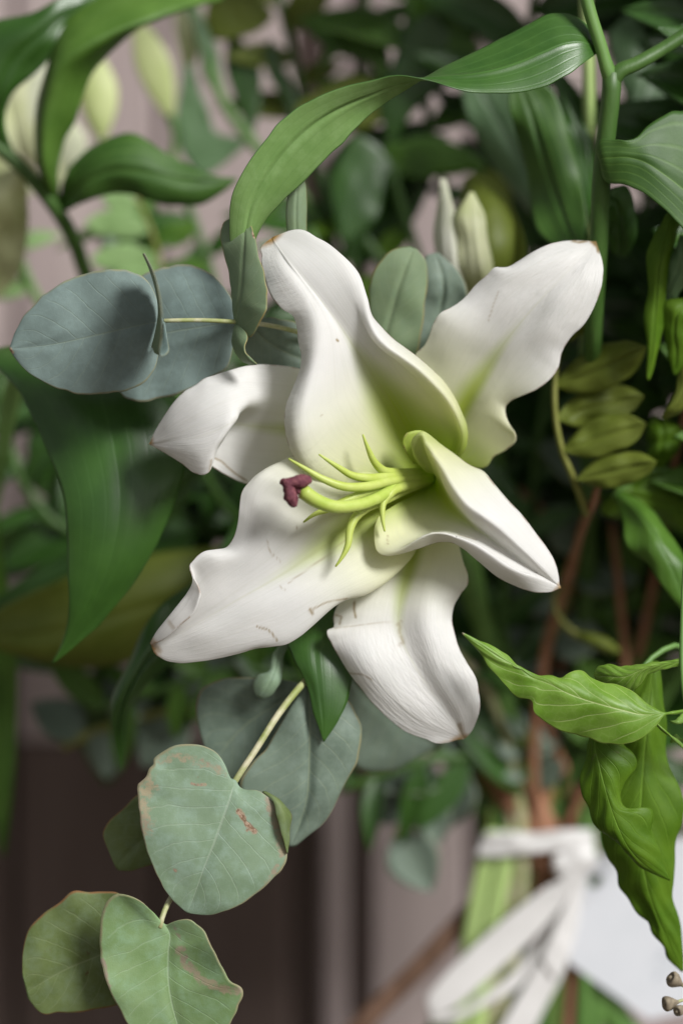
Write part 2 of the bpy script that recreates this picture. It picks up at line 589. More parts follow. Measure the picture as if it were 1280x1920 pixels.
M['lily_b'] = leaf_mat('lily_leaf_under', lin(110, 146, 78), lin(126, 160, 92), lin(88, 124, 66), 'parallel', 7, 0.55, 0.3, 0.16,
                       lin(100, 160, 20), 0.12, lin(90, 130, 70), 0.02, (lin(150, 180, 120), 0.4), None, 0.12)
M['lily_s'] = leaf_mat('lily_leaf_soft', lin(52, 86, 30), lin(68, 102, 40), lin(104, 140, 62), 'parallel', 7, 0.5, 0.4, 0.16,
                     lin(80, 132, 34), 0.3, None, 0.02, None, None, 0.12, 60, 0.0)
M['lily_m'] = leaf_mat('lily_leaf_shade_side', lin(70, 104, 34), lin(88, 122, 48), lin(100, 140, 74), 'parallel', 7, 0.5, 0.35, 0.14,
                     lin(80, 132, 34), 0.12, None, 0.02, None, None, 0.12, 60, 0.0)  # mid green, with the shade of the folded leaf put into the colour
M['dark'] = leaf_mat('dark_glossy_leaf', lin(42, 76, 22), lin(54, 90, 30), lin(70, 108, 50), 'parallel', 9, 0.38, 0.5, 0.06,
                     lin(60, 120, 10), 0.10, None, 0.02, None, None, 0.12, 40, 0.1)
M['teal'] = leaf_mat('grey_green_leaf', lin(88, 118, 78), lin(106, 136, 96), lin(130, 156, 118), 'parallel', 9, 0.4, 0.45, 0.08,
                     lin(60, 120, 40), 0.15, None, 0.03, None, None, 0.15)
M['lime'] = leaf_mat('bright_green_leaf', lin(108, 148, 44), lin(130, 168, 66), lin(190, 208, 136), 'pinnate', 8, 0.42, 0.45, 0.30,
                     lin(124, 160, 50), 0.7, lin(150, 180, 80), 0.022, None, None, 0.25, 90, 0.0)
M['lime_b'] = leaf_mat('bright_green_under', lin(112, 150, 60), lin(128, 164, 76), lin(170, 195, 120), 'pinnate', 9, 0.5, 0.35, 0.30,
                       lin(124, 160, 50), 0.7, lin(150, 180, 80), 0.022, None, None, 0.6, 90)
M['limed'] = leaf_mat('grass_green_leaf', lin(80, 116, 18), lin(98, 132, 30), lin(126, 165, 56), 'pinnate', 9, 0.52, 0.32, 0.34,
                      lin(100, 145, 24), 0.5, None, 0.035, None, (lin(112, 116, 72), 60, 0.68, 0.6), 0.6, 70)
M['olive'] = leaf_mat('olive_leaf', lin(98, 112, 36), lin(112, 124, 48), lin(130, 140, 70), 'pinnate', 7, 0.5, 0.35, 0.25,
                      lin(110, 120, 10), 0.3, None, 0.03, None, None, 0.3)
M['midg'] = leaf_mat('mid_green_leaf', lin(68, 106, 30), lin(86, 122, 44), lin(110, 150, 80), 'pinnate', 7, 0.42, 0.4, 0.2,
                     lin(90, 150, 20), 0.35, None, 0.03, None, None, 0.4)
M['palel'] = leaf_mat('pale_green_leaf', lin(136, 170, 106), lin(152, 184, 122), lin(170, 196, 140), 'pinnate', 7, 0.5, 0.35, 0.2,
                      lin(120, 160, 50), 0.3, None, 0.03, None, None, 0.3)
M['stem'] = plain_mat('green_stem', lin(84, 122, 56), lin(104, 140, 72), 90, 0.45, 0.4, 0.0, 0.3, 500, (1, 1, .15))
M['stem_d'] = plain_mat('dark_green_stem', lin(60, 92, 36), lin(76, 108, 50), 90, 0.45, 0.4, 0.0, 0.3, 500, (1, 1, .15))
M['stem_p'] = plain_mat('pale_green_stem', lin(160, 186, 112), lin(176, 198, 132), 90, 0.5, 0.35, 0.0, 0.2, 500, (1, 1, .15))
M['stem_e'] = plain_mat('eucalyptus_stem', lin(142, 152, 88), lin(192, 186, 158), 130, 0.55, 0.35, 0.0, 0.3, 600)
M['stem_r'] = plain_mat('red_brown_stem', lin(134, 92, 68), lin(158, 116, 90), 120, 0.6, 0.3, 0.0, 0.5, 500, (1, 1, .2))
M['stem_o'] = plain_mat('olive_stem', lin(112, 116, 52), lin(130, 132, 70), 120, 0.55, 0.3, 0.0, 0.3, 500)
M['bark'] = plain_mat('brown_twig', lin(92, 70, 56), lin(120, 94, 78), 150, 0.8, 0.2, 0.0, 0.8, 500, (1, 1, .3))
M['ribbon'] = plain_mat('white_satin_ribbon', lin(228, 226, 224), lin(236, 234, 232), 60, 0.38, 0.5, 0.1, 0.2, 900)
M['card'] = plain_mat('white_card', lin(206, 209, 214), lin(212, 214, 219), 60, 0.65, 0.3, 0.0, 0.15, 900)
M['ink'] = plain_mat('grey_ink', lin(150, 158, 168), lin(166, 172, 182), 200, 0.8, 0.1)
M['budp'] = plain_mat('pale_bud', lin(196, 206, 140), lin(222, 224, 186), 30, 0.5, 0.35, 0.15, 0.2, 300)
M['budg'] = plain_mat('green_bud', lin(182, 198, 122), lin(208, 216, 158), 30, 0.5, 0.35, 0.15, 0.2, 300)
M['budw'] = plain_mat('white_bud', lin(232, 232, 218), lin(216, 220, 188), 26, 0.5, 0.35, 0.2, 0.2, 300)
M['seed'] = plain_mat('grey_seed_cup', lin(118, 108, 92), lin(146, 134, 114), 500, 0.7, 0.3, 0.0, 0.5, 900)
M['wood'] = plain_mat('weathered_mauve_board', lin(150, 136, 134), lin(172, 158, 154), 34, 0.8, 0.2, 0.0, 0.6, 90, (1, 1, .06), 0.001)
M['wood2'] = plain_mat('weathered_brown_board', lin(132, 116, 110), lin(154, 138, 132), 34, 0.8, 0.2, 0.0, 0.6, 90, (1, 1, .06), 0.001)
M['wood3'] = plain_mat('dark_brown_board', lin(90, 76, 70), lin(104, 90, 84), 34, 0.8, 0.2, 0.0, 0.6, 90, (1, 1, .06), 0.001)
M['rail'] = plain_mat('dark_rail', lin(70, 58, 52), lin(86, 72, 64), 34, 0.85, 0.2, 0.0, 0.6, 90, (.06, 1, 1), 0.001)
M['ground'] = plain_mat('trodden_earth', lin(96, 86, 74), lin(124, 112, 98), 6, 0.95, 0.1, 0.0, 0.8, 60, None, 0.01)

# ------------------------------------------------------------------ setting: ground and board fence
def box_verts(x0, x1, y0, y1, z0, z1, bev=0.003):
    """a board with chamfered long edges (front side)"""
    V = []
    for z in (z0, z1):
        V += [(x0, y1, z), (x1, y1, z), (x1, y0 + bev, z), (x1 - bev, y0, z), (x0 + bev, y0, z), (x0, y0 + bev, z)]
    F = [(0, 1, 2, 3, 4, 5)[::-1], (6, 7, 8, 9, 10, 11)]
    F = [(5, 4, 3, 2, 1, 0), (6, 7, 8, 9, 10, 11)]
    for i in range(6):
        j = (i + 1) % 6
        F.append((i, j, j + 6, i + 6))
    return V, F

me = bpy.data.meshes.new('ground')
gn = 24
gx = np.linspace(-15, 15, gn)
gv = [(x, y, 0.0 if abs(x) < 2 and abs(y) < 2 else random.uniform(-0.02, 0.0)) for x in gx for y in gx]
gf = [(i * gn + j, (i + 1) * gn + j, (i + 1) * gn + j + 1, i * gn + j + 1) for i in range(gn - 1) for j in range(gn - 1)]
me.from_pydata(gv, [], gf)
me.materials.append(M['ground'])
go = bpy.data.objects.new('ground', me)
COL.objects.link(go)
go['kind'] = 'structure'

FD = 2300.0
FY = FD * S
fence = bpy.data.objects.new('board_fence', None)
COL.objects.link(fence)
fence.location = (0, FY, 0)
tag(fence, 'mauve grey vertical board fence behind all the leaves', 'fence')
kf = (D + FD) / D
def fx(px):
    return (px - 640) * S * kf
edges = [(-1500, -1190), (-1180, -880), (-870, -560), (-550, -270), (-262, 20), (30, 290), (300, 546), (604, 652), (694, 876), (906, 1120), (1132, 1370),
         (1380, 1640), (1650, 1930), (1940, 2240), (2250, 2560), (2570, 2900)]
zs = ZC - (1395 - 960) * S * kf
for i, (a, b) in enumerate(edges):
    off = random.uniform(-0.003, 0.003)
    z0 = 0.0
    if b < 560:          # the lower boards left of the gap are a darker brown
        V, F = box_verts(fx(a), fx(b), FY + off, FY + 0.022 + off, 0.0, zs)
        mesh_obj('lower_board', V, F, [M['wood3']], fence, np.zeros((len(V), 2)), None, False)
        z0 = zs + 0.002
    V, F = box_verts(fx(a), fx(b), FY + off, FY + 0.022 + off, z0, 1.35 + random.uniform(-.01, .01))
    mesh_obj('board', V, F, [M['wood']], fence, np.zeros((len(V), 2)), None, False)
# battens behind the gaps
for i in range(len(edges) - 1):
    a, b = edges[i][1], edges[i + 1][0]
    V, F = box_verts(fx(a - 30), fx(b + 30), FY + 0.028, FY + 0.042, 0.0, 1.33)
    mesh_obj('batten', V, F, [M['wood2']], fence, np.zeros((len(V), 2)), None, False)
for z in (0.18, 1.1):
    V, F = box_verts(fx(-1500), fx(2900), FY + 0.0425, FY + 0.08, z, z + 0.07)
    mesh_obj('rail', V, F, [M['rail']], fence, np.zeros((len(V), 2)), None, False)

TIE = (1010, 1606, 960)
def to_tie(spread=(0, 0), foot=None, dz=0):
    """the hidden lower run of a stem: from the ground through the ribbon upwards"""
    sx, sy = spread
    fx_ = foot if foot is not None else 900 + sx * 4
    return [(fx_, 2600, 1010 + dz), ((fx_ + 1010 + sx) / 2 - 10, 2050, 985 + dz), (1010 + sx, 1640 + sy, 960 + dz), (1005 + sx, 1500 + sy, 930 + dz)]

# ------------------------------------------------------------------ the lily flower
lily = thing('lily_flower', 'large open white lily with green throat and purple stigma', 'flower', (812, 892, 215))

def petal(curves, mats, nu=200, nv=90, thick=4.0, wav=2.0, cells=(9, 5), seed=1, strokes=None, mix=0.7, groove=3.0, extra=None, vpos=None):
    g = loft([np.array(c, float) for c in curves], nu, nv, mix, vpos)
    u = np.linspace(0, 1, nu)[:, None]
    v = np.linspace(-1, 1, nv)[None, :]
    env = np.clip(u * 5, 0, 1) * np.clip((1 - u) * 8, 0, 1)
    dz = wav * smooth_noise((nu, nv), cells, seed) * env * (0.4 + 0.6 * np.abs(v))
    dz = dz - groove * np.exp(-(v / 0.11) ** 2) * env
    if extra is not None:
        dz = dz + extra(u, v)
    return sheet('petal', g, mats, lily, thick, -1, dz, strokes if strokes is not None else [])

# A - upper petal, broad at the throat, narrow neck, rounded tip
A = [
 [(805,890,205),(770,908,152),(700,918,95),(630,908,50),(585,890,22),(560,866,6),(545,843,0),(536,815,0),(533,790,2),(537,755,8),(548,725,14),(559,695,18),(562,668,20),(557,640,20),(555,610,18),(547,590,14),(530,580,16),(512,560,22),(498,525,34),(491,480,52),(497,455,62),(511,445,64)],
 [(805,890,208),(765,895,150),(690,896,90),(625,878,32),(585,845,-4),(568,803,-24),(567,762,-24),(576,722,-16),(586,682,-8),(589,640,-3),(584,600,-2),(568,565,0),(545,532,8),(522,498,26),(512,468,50),(511,447,63)],
 [(805,890,210),(775,878,175),(735,850,130),(685,815,75),(650,780,40),(632,740,25),(628,700,16),(625,660,10),(618,615,6),(600,575,4),(572,535,8),(540,496,24),(520,464,48),(511,446,62)],
 [(806,890,212),(790,862,192),(765,815,158),(740,770,118),(715,730,86),(690,690,58),(660,645,32),(630,600,16),(600,560,9),(570,522,11),(540,484,26),(522,460,49),(511,446,63)],
 [(808,889,210),(818,855,192),(824,820,160),(816,784,120),(796,744,88),(768,706,62),(736,668,40),(704,635,24),(679,603,14),(656,568,8),(632,530,8),(598,492,16),(562,464,36),(532,448,56),(511,445,63)],
 [(810,889,206),(845,858,150),(862,822,102),(856,787,64),(836,749,38),(811,720,22),(781,692,10),(750,669,2),(722,649,-3),(703,628,-4),(691,603,0),(679,565,4),(661,518,10),(631,480,22),(594,453,38),(545,437,58),(511,445,64)],
 [(812,889,206),(850,866,166),(868,848,138),(876,825,120),(875,800,112),(866,775,106),(852,745,96),(830,712,84),(800,685,70),(770,662,58),(740,640,46),(712,612,30),(696,592,16),(686,555,10),(671,513,18),(640,479,30),(597,448,46),(542,433,62),(511,445,65)]]
rl = [(808,889,210),(838,856,170),(853,820,126),(846,787,90),(826,751,62),(801,722,44),(771,695,31),(741,671,20),(714,651,12),(696,629,8),(684,603,6),(672,566,5),(655,522,8),(626,483,20),(590,456,36),(543,440,57),(511,445,63.5)]
A.insert(5, rl)
petal(A, [MP['A'], PET_BACK], seed=3, wav=1.6, groove=2.0, nv=110, vpos=[0, .16, .33, .5, .67, .80, .86, 1.0], strokes=[([(630,637),(632,639)],2.5,0.9),([(600,778),(603,779)],2,0.5)])

# B - upper right petal, wavy margins
B = [
 [(800,890,225),(790,830,190),(768,755,160),(765,700,142),(779,664,132),(796,646,124),(804,630,118),(812,607,108),(825,587,98),(848,574,98),(868,558,104),(888,535,104),(911,515,92),(930,500,84),(950,497,88),(970,486,96),(1002,469,100),(1035,456,108),(1071,451,118),(1117,453,128)],
 [(805,890,228),(812,830,196),(815,760,168),(830,700,140),(850,655,118),(868,622,102),(900,580,94),(940,540,84),(985,508,82),(1035,480,92),(1080,463,108),(1117,454,127)],
 [(812,890,232),(845,815,198),(881,741,162),(914,690,138),(943,646,116),(986,592,94),(1035,538,84),(1080,490,96),(1117,454,127)],
 [(818,890,232),(865,825,196),(905,770,162),(945,712,132),(985,660,108),(1025,605,88),(1062,555,80),(1095,505,92),(1118,456,127)],
 [(825,892,230),(868,872,205),(904,878,190),(924,857,176),(952,841,164),(966,824,152),(963,810,146),(951,787,150),(947,768,152),(957,752,142),(976,743,130),(1002,732,118),(1025,716,112),(1045,692,112),(1052,660,112),(1068,633,104),(1094,610,94),(1117,568,88),(1129,525,92),(1129,492,104),(1123,472,118),(1118,456,128)]]
petal(B, [MP['B'], PET_BACK], seed=5, wav=3.4, groove=2, strokes=[([(1073,452),(1085,455),(1098,453)],3,0.9),([(1110,453),(1119,460),(1121,472)],4,1.0),([(935,545),(925,570),(915,600)],1.5,0.35)])

# C - right petal, both margins bent back
C = [
 [(808,882,215),(788,873,150),(772,865,100),(759,843,72),(755,824,62),(762,812,58),(775,808,62),(811,824,78),(836,842,86),(855,855,90),(880,871,92),(905,883,90),(924,905,84),(946,930,78),(971,961,74),(999,992,72),(1024,1024,74),(1039,1052,78),(1046,1080,80),(1048,1099,80)],
 [(812,886,218),(800,878,150),(790,872,90),(776,850,50),(774,828,30),(783,818,22),(799,832,18),(816,852,14),(838,876,8),(858,905,4),(882,934,0),(912,960,2),(942,985,12),(972,1014,26),(1000,1042,42),(1026,1072,60),(1042,1092,76),(1049,1099,80)],
 [(815,890,222),(818,888,170),(817,886,110),(812,876,70),(815,872,45),(822,882,28),(834,905,14),(852,930,4),(874,955,-2),(904,976,2),(935,999,12),(964,1023,26),(990,1046,40),(1016,1071,58),(1038,1090,74),(1049,1100,80)],
 [(815,896,222),(820,910,165),(830,928,120),(850,955,90),(878,980,72),(910,1003,62),(945,1030,58),(980,1056,62),(1015,1080,70),(1040,1096,78),(1050,1100,80)],
 [(812,902,218),(800,930,150),(800,960,110),(815,985,80),(845,995,52),(880,1012,34),(915,1034,26),(948,1056,30),(978,1072,42),(1010,1082,60),(1038,1096,76),(1050,1101,80)],
 [(808,906,212),(775,936,128),(745,955,84),(728,985,56),(735,1015,38),(760,1022,20),(786,1008,6),(806,1000,2),(831,1000,2),(856,1008,6),(886,1021,8),(917,1041,12),(949,1063,20),(980,1078,34),(1010,1088,54),(1036,1099,74),(1050,1102,80)],
 [(802,908,206),(762,936,120),(735,950,82),(714,964,62),(703,983,50),(702,1008,40),(709,1036,32),(727,1042,28),(752,1037,26),(783,1027,28),(821,1014,34),(849,1015,42),(868,1026,48),(892,1049,52),(924,1074,56),(955,1093,60),(986,1107,64),(1017,1111,70),(1040,1107,78),(1051,1102,81)]]
petal(C, [MP['C'], PET_BACK], seed=8, wav=1.4, groove=1.0, strokes=[([(725,1005),(727,1022)],1.6,0.5),([(858,1004),(880,1010),(892,1014)],1.4,0.45)])

# D - lower petal, torn notch in its margin
Dp = [
 [(800,905,240),(745,985,190),(690,1060,150),(645,1110,128),(627,1142,118),(624,1158,114),(626,1174,112),(624,1180,106),(616,1183,98),(622,1205,96),(635,1227,96),(654,1258,98),(679,1289,98),(704,1321,98),(735,1352,100),(766,1374,106),(797,1385,110),(829,1394,112),(848,1391,114),(860,1386,116),(868,1386,118)],
 [(802,906,240),(765,985,180),(725,1060,130),(694,1110,106),(680,1150,96),(674,1180,90),(676,1205,80),(690,1240,74),(714,1280,74),(745,1315,80),(780,1345,90),(815,1365,100),(848,1378,110),(869,1386,118)],
 [(805,908,240),(790,980,180),(772,1045,140),(760,1086,122),(751,1124,110),(747,1165,102),(758,1211,92),(776,1246,88),(801,1286,88),(829,1323,94),(854,1358,106),(869,1385,118)],
 [(810,908,240),(815,980,176),(815,1040,128),(810,1086,104),(802,1130,92),(800,1170,84),(808,1210,78),(822,1250,76),(842,1290,78),(860,1325,88),(870,1358,102),(870,1384,118)],
 [(815,908,238),(845,970,180),(860,1020,148),(868,1052,132),(877,1080,116),(876,1097,108),(863,1114,108),(852,1133,112),(847,1158,112),(851,1186,106),(860,1217,100),(876,1246,98),(891,1271,96),(897,1302,98),(899,1324,100),(891,1355,108),(880,1376,114),(871,1385,118)]]
petal(Dp, [MP['B'], PET_BACK], seed=11, wav=3.0, groove=2, mix=0.75,
      strokes=[([(665,1130),(664,1145),(667,1158)],2.4,0.9),([(630,1154),(641,1157),(637,1172)],1.8,0.8),([(628,1180),(680,1172),(735,1166)],1.5,0.35),([(745,1172),(752,1166),(748,1185),(756,1205),(748,1210)],4,0.4),([(655,1262),(680,1264),(697,1274)],2,0.5),([(862,1360),(866,1378)],7,0.6),([(640,1250),(672,1290)],1.5,0.5)])

# E - lower left petal
E = [
 [(800,896,214),(740,890,130),(660,880,75),(600,866,50),(549,853,36),(530,863,28),(494,883,20),(467,906,16),(453,926,14),(449,953,14),(446,981,18),(438,1008,22),(424,1027,22),(405,1031,14),(381,1036,8),(364,1050,6),(355,1067,4),(360,1082,2),(370,1100,-6),(374,1112,-10),(371,1126,-10),(362,1149,-4),(338,1172,8),(307,1199,30),(284,1209,52)],
 [(802,898,216),(740,903,130),(665,900,70),(600,892,40),(552,880,22),(520,892,12),(494,912,4),(480,940,4),(474,975,10),(466,1008,14),(448,1034,12),(425,1046,6),(398,1052,2),(380,1062,6),(368,1078,14),(362,1096,18),(352,1112,20),(338,1129,20),(311,1164,30),(292,1190,44),(283,1207,54)],
 [(805,900,218),(745,918,140),(680,930,85),(620,940,44),(570,955,20),(535,985,12),(505,1018,12),(470,1050,12),(432,1078,14),(400,1105,16),(365,1135,22),(330,1163,32),(302,1188,46),(283,1208,56)],
 [(808,902,218),(770,926,162),(705,962,105),(655,992,76),(611,1022,54),(575,1046,42),(540,1070,34),(495,1097,26),(450,1122,22),(405,1148,24),(360,1173,32),(315,1197,48),(283,1209,57)],
 [(808,905,216),(775,955,150),(722,1005,92),(680,1040,62),(640,1066,42),(600,1090,28),(560,1112,18),(515,1135,14),(470,1155,14),(425,1175,18),(380,1192,26),(335,1207,42),(305,1213,52),(284,1210,58)],
 [(806,908,212),(785,965,158),(760,1030,104),(737,1060,80),(706,1085,60),(672,1100,46),(640,1114,36),(608,1135,26),(575,1160,20),(540,1182,18),(500,1195,18),(450,1207,22),(405,1217,30),(365,1226,40),(325,1230,50),(298,1222,56),(285,1211,58)],
 [(804,910,208),(795,975,160),(775,1040,116),(758,1060,98),(737,1079,84),(709,1101,68),(682,1117,58),(651,1125,50),(627,1137,42),(607,1152,36),(584,1172,32),(557,1194,30),(533,1207,30),(510,1210,30),(479,1213,32),(447,1223,34),(408,1233,40),(369,1240,46),(330,1242,54),(303,1234,58),(288,1222,59),(284,1211,59)]]
petal(E, [MP['C'], PET_BACK], seed=14, wav=2.0, groove=1.5, strokes=[
 ([(500,1015),(505,1030),(512,1043)],1.5,0.55),([(512,1040),(525,1052)],1.2,0.4),([(541,1094),(560,1080),(584,1063),(619,1037),(650,1012)],1.6,0.42),
 ([(582,1147),(590,1140),(612,1129),(650,1121)],1.7,0.7),([(581,1143),(585,1150)],3.6,0.8),([(482,1175),(503,1181),(512,1190),(519,1201)],1.8,0.75),
 ([(318,1166),(326,1178)],4,0.4),([(555,988),(557,989)],2,0.6),([(290,1207),(300,1220)],5,0.5),([(524,1100),(535,1108)],1.5,0.35)])

# F - left petal, outer half turned over
Fp = [
 [(800,880,226),(700,780,175),(620,715,140),(559,690,118),(527,685,106),(485,683,94),(457,687,84),(429,695,74),(401,704,66),(381,711,62),(367,722,60),(344,736,60),(325,756,64),(308,781,72),(288,815,86),(281,832,92)],
 [(800,882,228),(700,810,176),(620,755,144),(560,730,124),(520,725,110),(484,722,90),(455,722,64),(428,730,44),(400,742,34),(372,758,32),(345,775,40),(318,796,56),(296,818,78),(281,832,92)],
 [(800,884,230),(700,830,182),(620,790,152),(562,768,134),(525,762,122),(492,757,104),(472,757,76),(456,762,44),(434,772,20),(404,785,16),(372,797,22),(340,810,38),(310,822,62),(281,832,92)],
 [(800,886,230),(700,850,184),(620,822,156),(562,806,142),(515,802,136),(475,798,132),(446,794,128),(430,792,112),(436,789,70),(444,784,28),(430,794,12),(404,808,12),(372,818,20),(340,824,38),(310,829,64),(281,832,92)],
 [(800,888,230),(700,870,186),(620,855,160),(560,846,146),(515,842,140),(470,838,138),(432,832,134),(410,824,116),(418,818,66),(430,805,24),(414,822,10),(390,834,12),(364,836,22),(334,836,42),(306,834,68),(281,832,92)],
 [(800,890,230),(700,888,188),(620,888,164),(560,882,150),(515,878,144),(472,878,140),(434,868,134),(400,852,118),(402,850,70),(409,838,26),(398,852,14),(380,856,16),(356,852,28),(328,846,48),(302,838,72),(281,832,92)],
 [(800,892,230),(700,905,190),(620,915,166),(560,914,150),(510,910,142),(465,908,134),(430,893,126),(398,872,114),(396,868,76),(401,856,34),(393,884,22),(384,890,24),(367,888,34),(339,868,50),(308,848,74),(282,833,92)]]
petal(Fp, [MP['C'], PET_BACK], seed=17, wav=1.2, groove=0.0, mix=0.45, strokes=[
 ([(402,859),(415,865),(425,875),(440,888),(462,902)],2.2,0.75),([(294,840),(320,857),(345,872)],2.0,0.7),([(392,884),(395,862)],1.8,0.6)])

# receptacle and flower stalk behind the petals
tube('flower_stalk', [(812,892,195),(822,905,250),(845,960,330),(890,1120,520),(960,1360,800),(1000,1540,930),(1008,1640,960),(955,2050,985),(900,2590,1010)],
     [26,30,20,18,18,18,18,18,18], M['stem'], lily, 12, 60)
# style and filaments
sty = tube('style', [(806,898,180),(775,903,120),(742,914,70),(703,936,20),(664,948,-18),(621,949,-46),(592,938,-60),(569,922,-70)],
           [10,10,10.5,11,11.5,12,13,14.5], M['style'], lily, 14, 60)
V_, F_ = [], []
def blob(c0, c1, r, seed, ns=14, nl=12):
    rr = np.random.default_rng(seed)
    c0, c1 = np.array(c0, float), np.array(c1, float)
    ax = c1 - c0
    Ln = np.linalg.norm(ax); t = ax / Ln
    e1 = np.cross(t, [0.2, 0.3, 0.9]); e1 /= np.linalg.norm(e1); e2 = np.cross(t, e1)
    vs = []
    for i in range(nl + 1):
        ph = math.pi * i / nl
        z = -math.cos(ph)
        pos = c0 + ax * (0.5 + 0.5 * z) + t * z * r
        rad = r * math.sin(ph) ** 0.6 * (1 + 0.12 * math.sin(5 * z))
        for j in range(ns):
            a = 2 * math.pi * j / ns
            k = rad * (1 + 0.10 * rr.normal())
            vs.append(pos + k * (math.cos(a) * e1 + math.sin(a) * e2))
    fs = []
    for i in range(nl):
        for j in range(ns):
            k = (j + 1) % ns
            fs.append((i * ns + j, i * ns + k, (i + 1) * ns + k, (i + 1) * ns + j))
    return vs, fs
for c0, c1, r, sd_ in [((541,906,-80),(573,901,-74),12,1), ((539,908,-80),(549,940,-76),12,2), ((545,910,-72),(566,922,-66),9,3), ((533,905,-76),(541,912,-80),8.5,4)]:
    v_, f_ = blob(c0, c1, r, sd_)
    o_ = len(V_)
    V_ += v_
    F_ += [tuple(i + o_ for i in f) for f in f_]
st = mesh_obj('stigma', W(np.array(V_)), F_, [M['stigma']], sty, np.zeros((len(V_), 2)))
FIL = [
 [(806,882,180),(775,886,120),(742,886,80),(718,882,50),(701,865,28),(689,839,14),(680,815,8)],
 [(806,886,180),(770,890,110),(729,893,60),(690,896,22),(657,890,0),(634,876,-14),(598,852,-26)],
 [(806,890,180),(775,896,110),(736,901,60),(677,913,2),(644,912,-20),(605,898,-34),(569,877,-42),(541,860,-46)],
 [(806,896,180),(770,899,120),(736,905,76),(697,918,36),(664,932,14),(637,944,2),(615,955,-4),(592,963,-8),(569,979,-8)],
 [(804,902,180),(760,918,110),(716,940,60),(683,955,36),(664,973,22),(655,996,14),(652,1022,8),(641,1045,4),(629,1062,2)],
 [(804,900,176),(780,905,120),(759,911,80),(733,924,48),(718,944,34),(717,970,26),(721,996,22)]]
for f in FIL:
    k = len(f)
    tube('filament', f, [9.0] * (k - 3) + [8.2, 5.8, 1.8], M['filament'], lily, 12, 50)

# ------------------------------------------------------------------ eucalyptus sprig on the left
eu = thing('eucalyptus_sprig', 'blue grey round leaved eucalyptus sprig left of the lily, with curled leaves', 'eucalyptus', (1010, 1640, 960))
tube('stem', to_tie((-50, 0), 820, -40) + [(930,1250,700),(800,900,420),(690,720,300),(620,648,190),(550,620,110),(480,606,66),(440,603,52),(375,600,44),(308,601,36)],
     [14,14,14,13,11,9,7,6,6,6,5,4.5,4], M['stem_e'], eu, 10, 110)
leaf(eu, [(306,600),(300,585),(294,560),(283,535),(265,517),(240,508),(175,509),(140,517),(100,540),(65,570),(40,600),(25,630),(18,653)],
     [(306,601),(250,612),(180,628),(100,645),(18,654)],
     [(306,602),(302,640),(296,668),(290,690),(270,715),(245,730),(200,738),(150,740),(115,731),(80,715),(50,695),(30,672),(18,655)],
     [M['euc'], M['euc_b']], (30, 44, 62), 6, nu=90, nv=50, wav=5, crease=2.5, strokes=[([(18,652),(24,660)],5,0.8)])
leaf(eu, [(306,606,38),(300,640,30),(285,652,20),(290,630,20),(297,595,24),(294,552,26),(283,512,14),(268,476,-20)],
     [(307,604,34),(303,640,-8),(290,659,-36),(294,630,-52),(300,592,-56),(296,550,-52),(285,510,-42),(269,475,-24)],
     [(309,606,34),(314,636,-20),(317,657,-70),(302,668,-120),(303,628,-150),(303,590,-160),(298,550,-140),(287,508,-90),(270,474,-32)],
     [M['euc'], M['euc_b']], 0, 0, nu=60, nv=25, wav=0.4, crease=0, mix=0.35)
leaf(eu, [(440,600),(437,570),(425,545),(405,520),(380,503),(350,494),(300,503),(260,520),(215,570)],
     [(440,603),(380,612),(320,622),(260,636),(205,650)],
     [(440,606),(438,640),(430,680),(400,705),(340,735),(290,750),(250,750),(225,735),(205,700)],
     [M['euc'], M['euc_b']], (62, 110, 130), 4, nu=80, nv=40, wav=4, crease=2)
leaf(eu, [(440,606,56),(437,580,56),(433,545,60),(427,500,66),(418,455,74),(416,428,80),(428,412,84),(452,404,84)],
     [(441,604,54),(448,570,30),(453,530,22),(456,490,24),(458,450,34),(457,420,62),(454,405,84)],
     [(442,606,54),(468,632,20),(490,600,-4),(500,570,-10),(501,550,-10),(496,520,-6),(486,480,6),(476,440,30),(470,421,52),(456,405,84)],
     [M['euc_b'], M['euc']], 0, 0, nu=80, nv=40, wav=2, crease=2, strokes=[([(475,437),(477,445)],4,0.9)])
leaf(eu, [(441,606,54),(436,625,54),(437,648,54),(446,668,50),(458,680,40),(470,683,30)],
     [(444,608,48),(446,628,34),(449,648,22),(457,666,12),(468,677,10),(474,683,20)],
     [(446,608,44),(464,632,16),(459,650,6),(463,664,2),(473,674,6),(482,682,16)],
     [M['euc_b'], M['euc']], 0, 0, nu=40, nv=21, wav=0.5, crease=0, mix=0.3)
leaf(eu, [(470,604),(455,630),(462,670),(490,700),(560,720),(620,720)],
     [(470,606),(500,640),(545,665),(620,690)],
     [(470,604),(500,596),(540,600),(580,620),(620,660)],
     [M['euc5'], M['euc_b']], (84, 130, 160), 4, nu=50, nv=25)
leaf(eu, [(640,660,230),(690,600,210),(692,560,200),(697,520,190),(715,487,184),(742,466,186),(768,462,190)],
     [(660,690,240),(715,640,206),(735,580,190),(750,530,182),(765,490,182),(775,465,190)],
     [(690,720,250),(770,690,220),(783,660,206),(791,610,196),(797,560,190),(800,512,188),(795,484,188),(780,466,190)],
     [M['euc_b'], M['euc']], 0, 0, nu=60, nv=31, wav=3)
leaf(eu, [(690,720,270),(760,640,260),(790,560,250),(790,500,250),(800,478,252)],
     [(700,730,276),(790,650,264),(825,580,256),(830,520,250),(815,474,252)],
     [(720,740,280),(800,690,270),(850,640,262),(875,580,258),(872,540,256),(852,500,254),(822,474,252)],
     [M['euc5'], M['euc_b']], 0, 0, nu=50, nv=25)
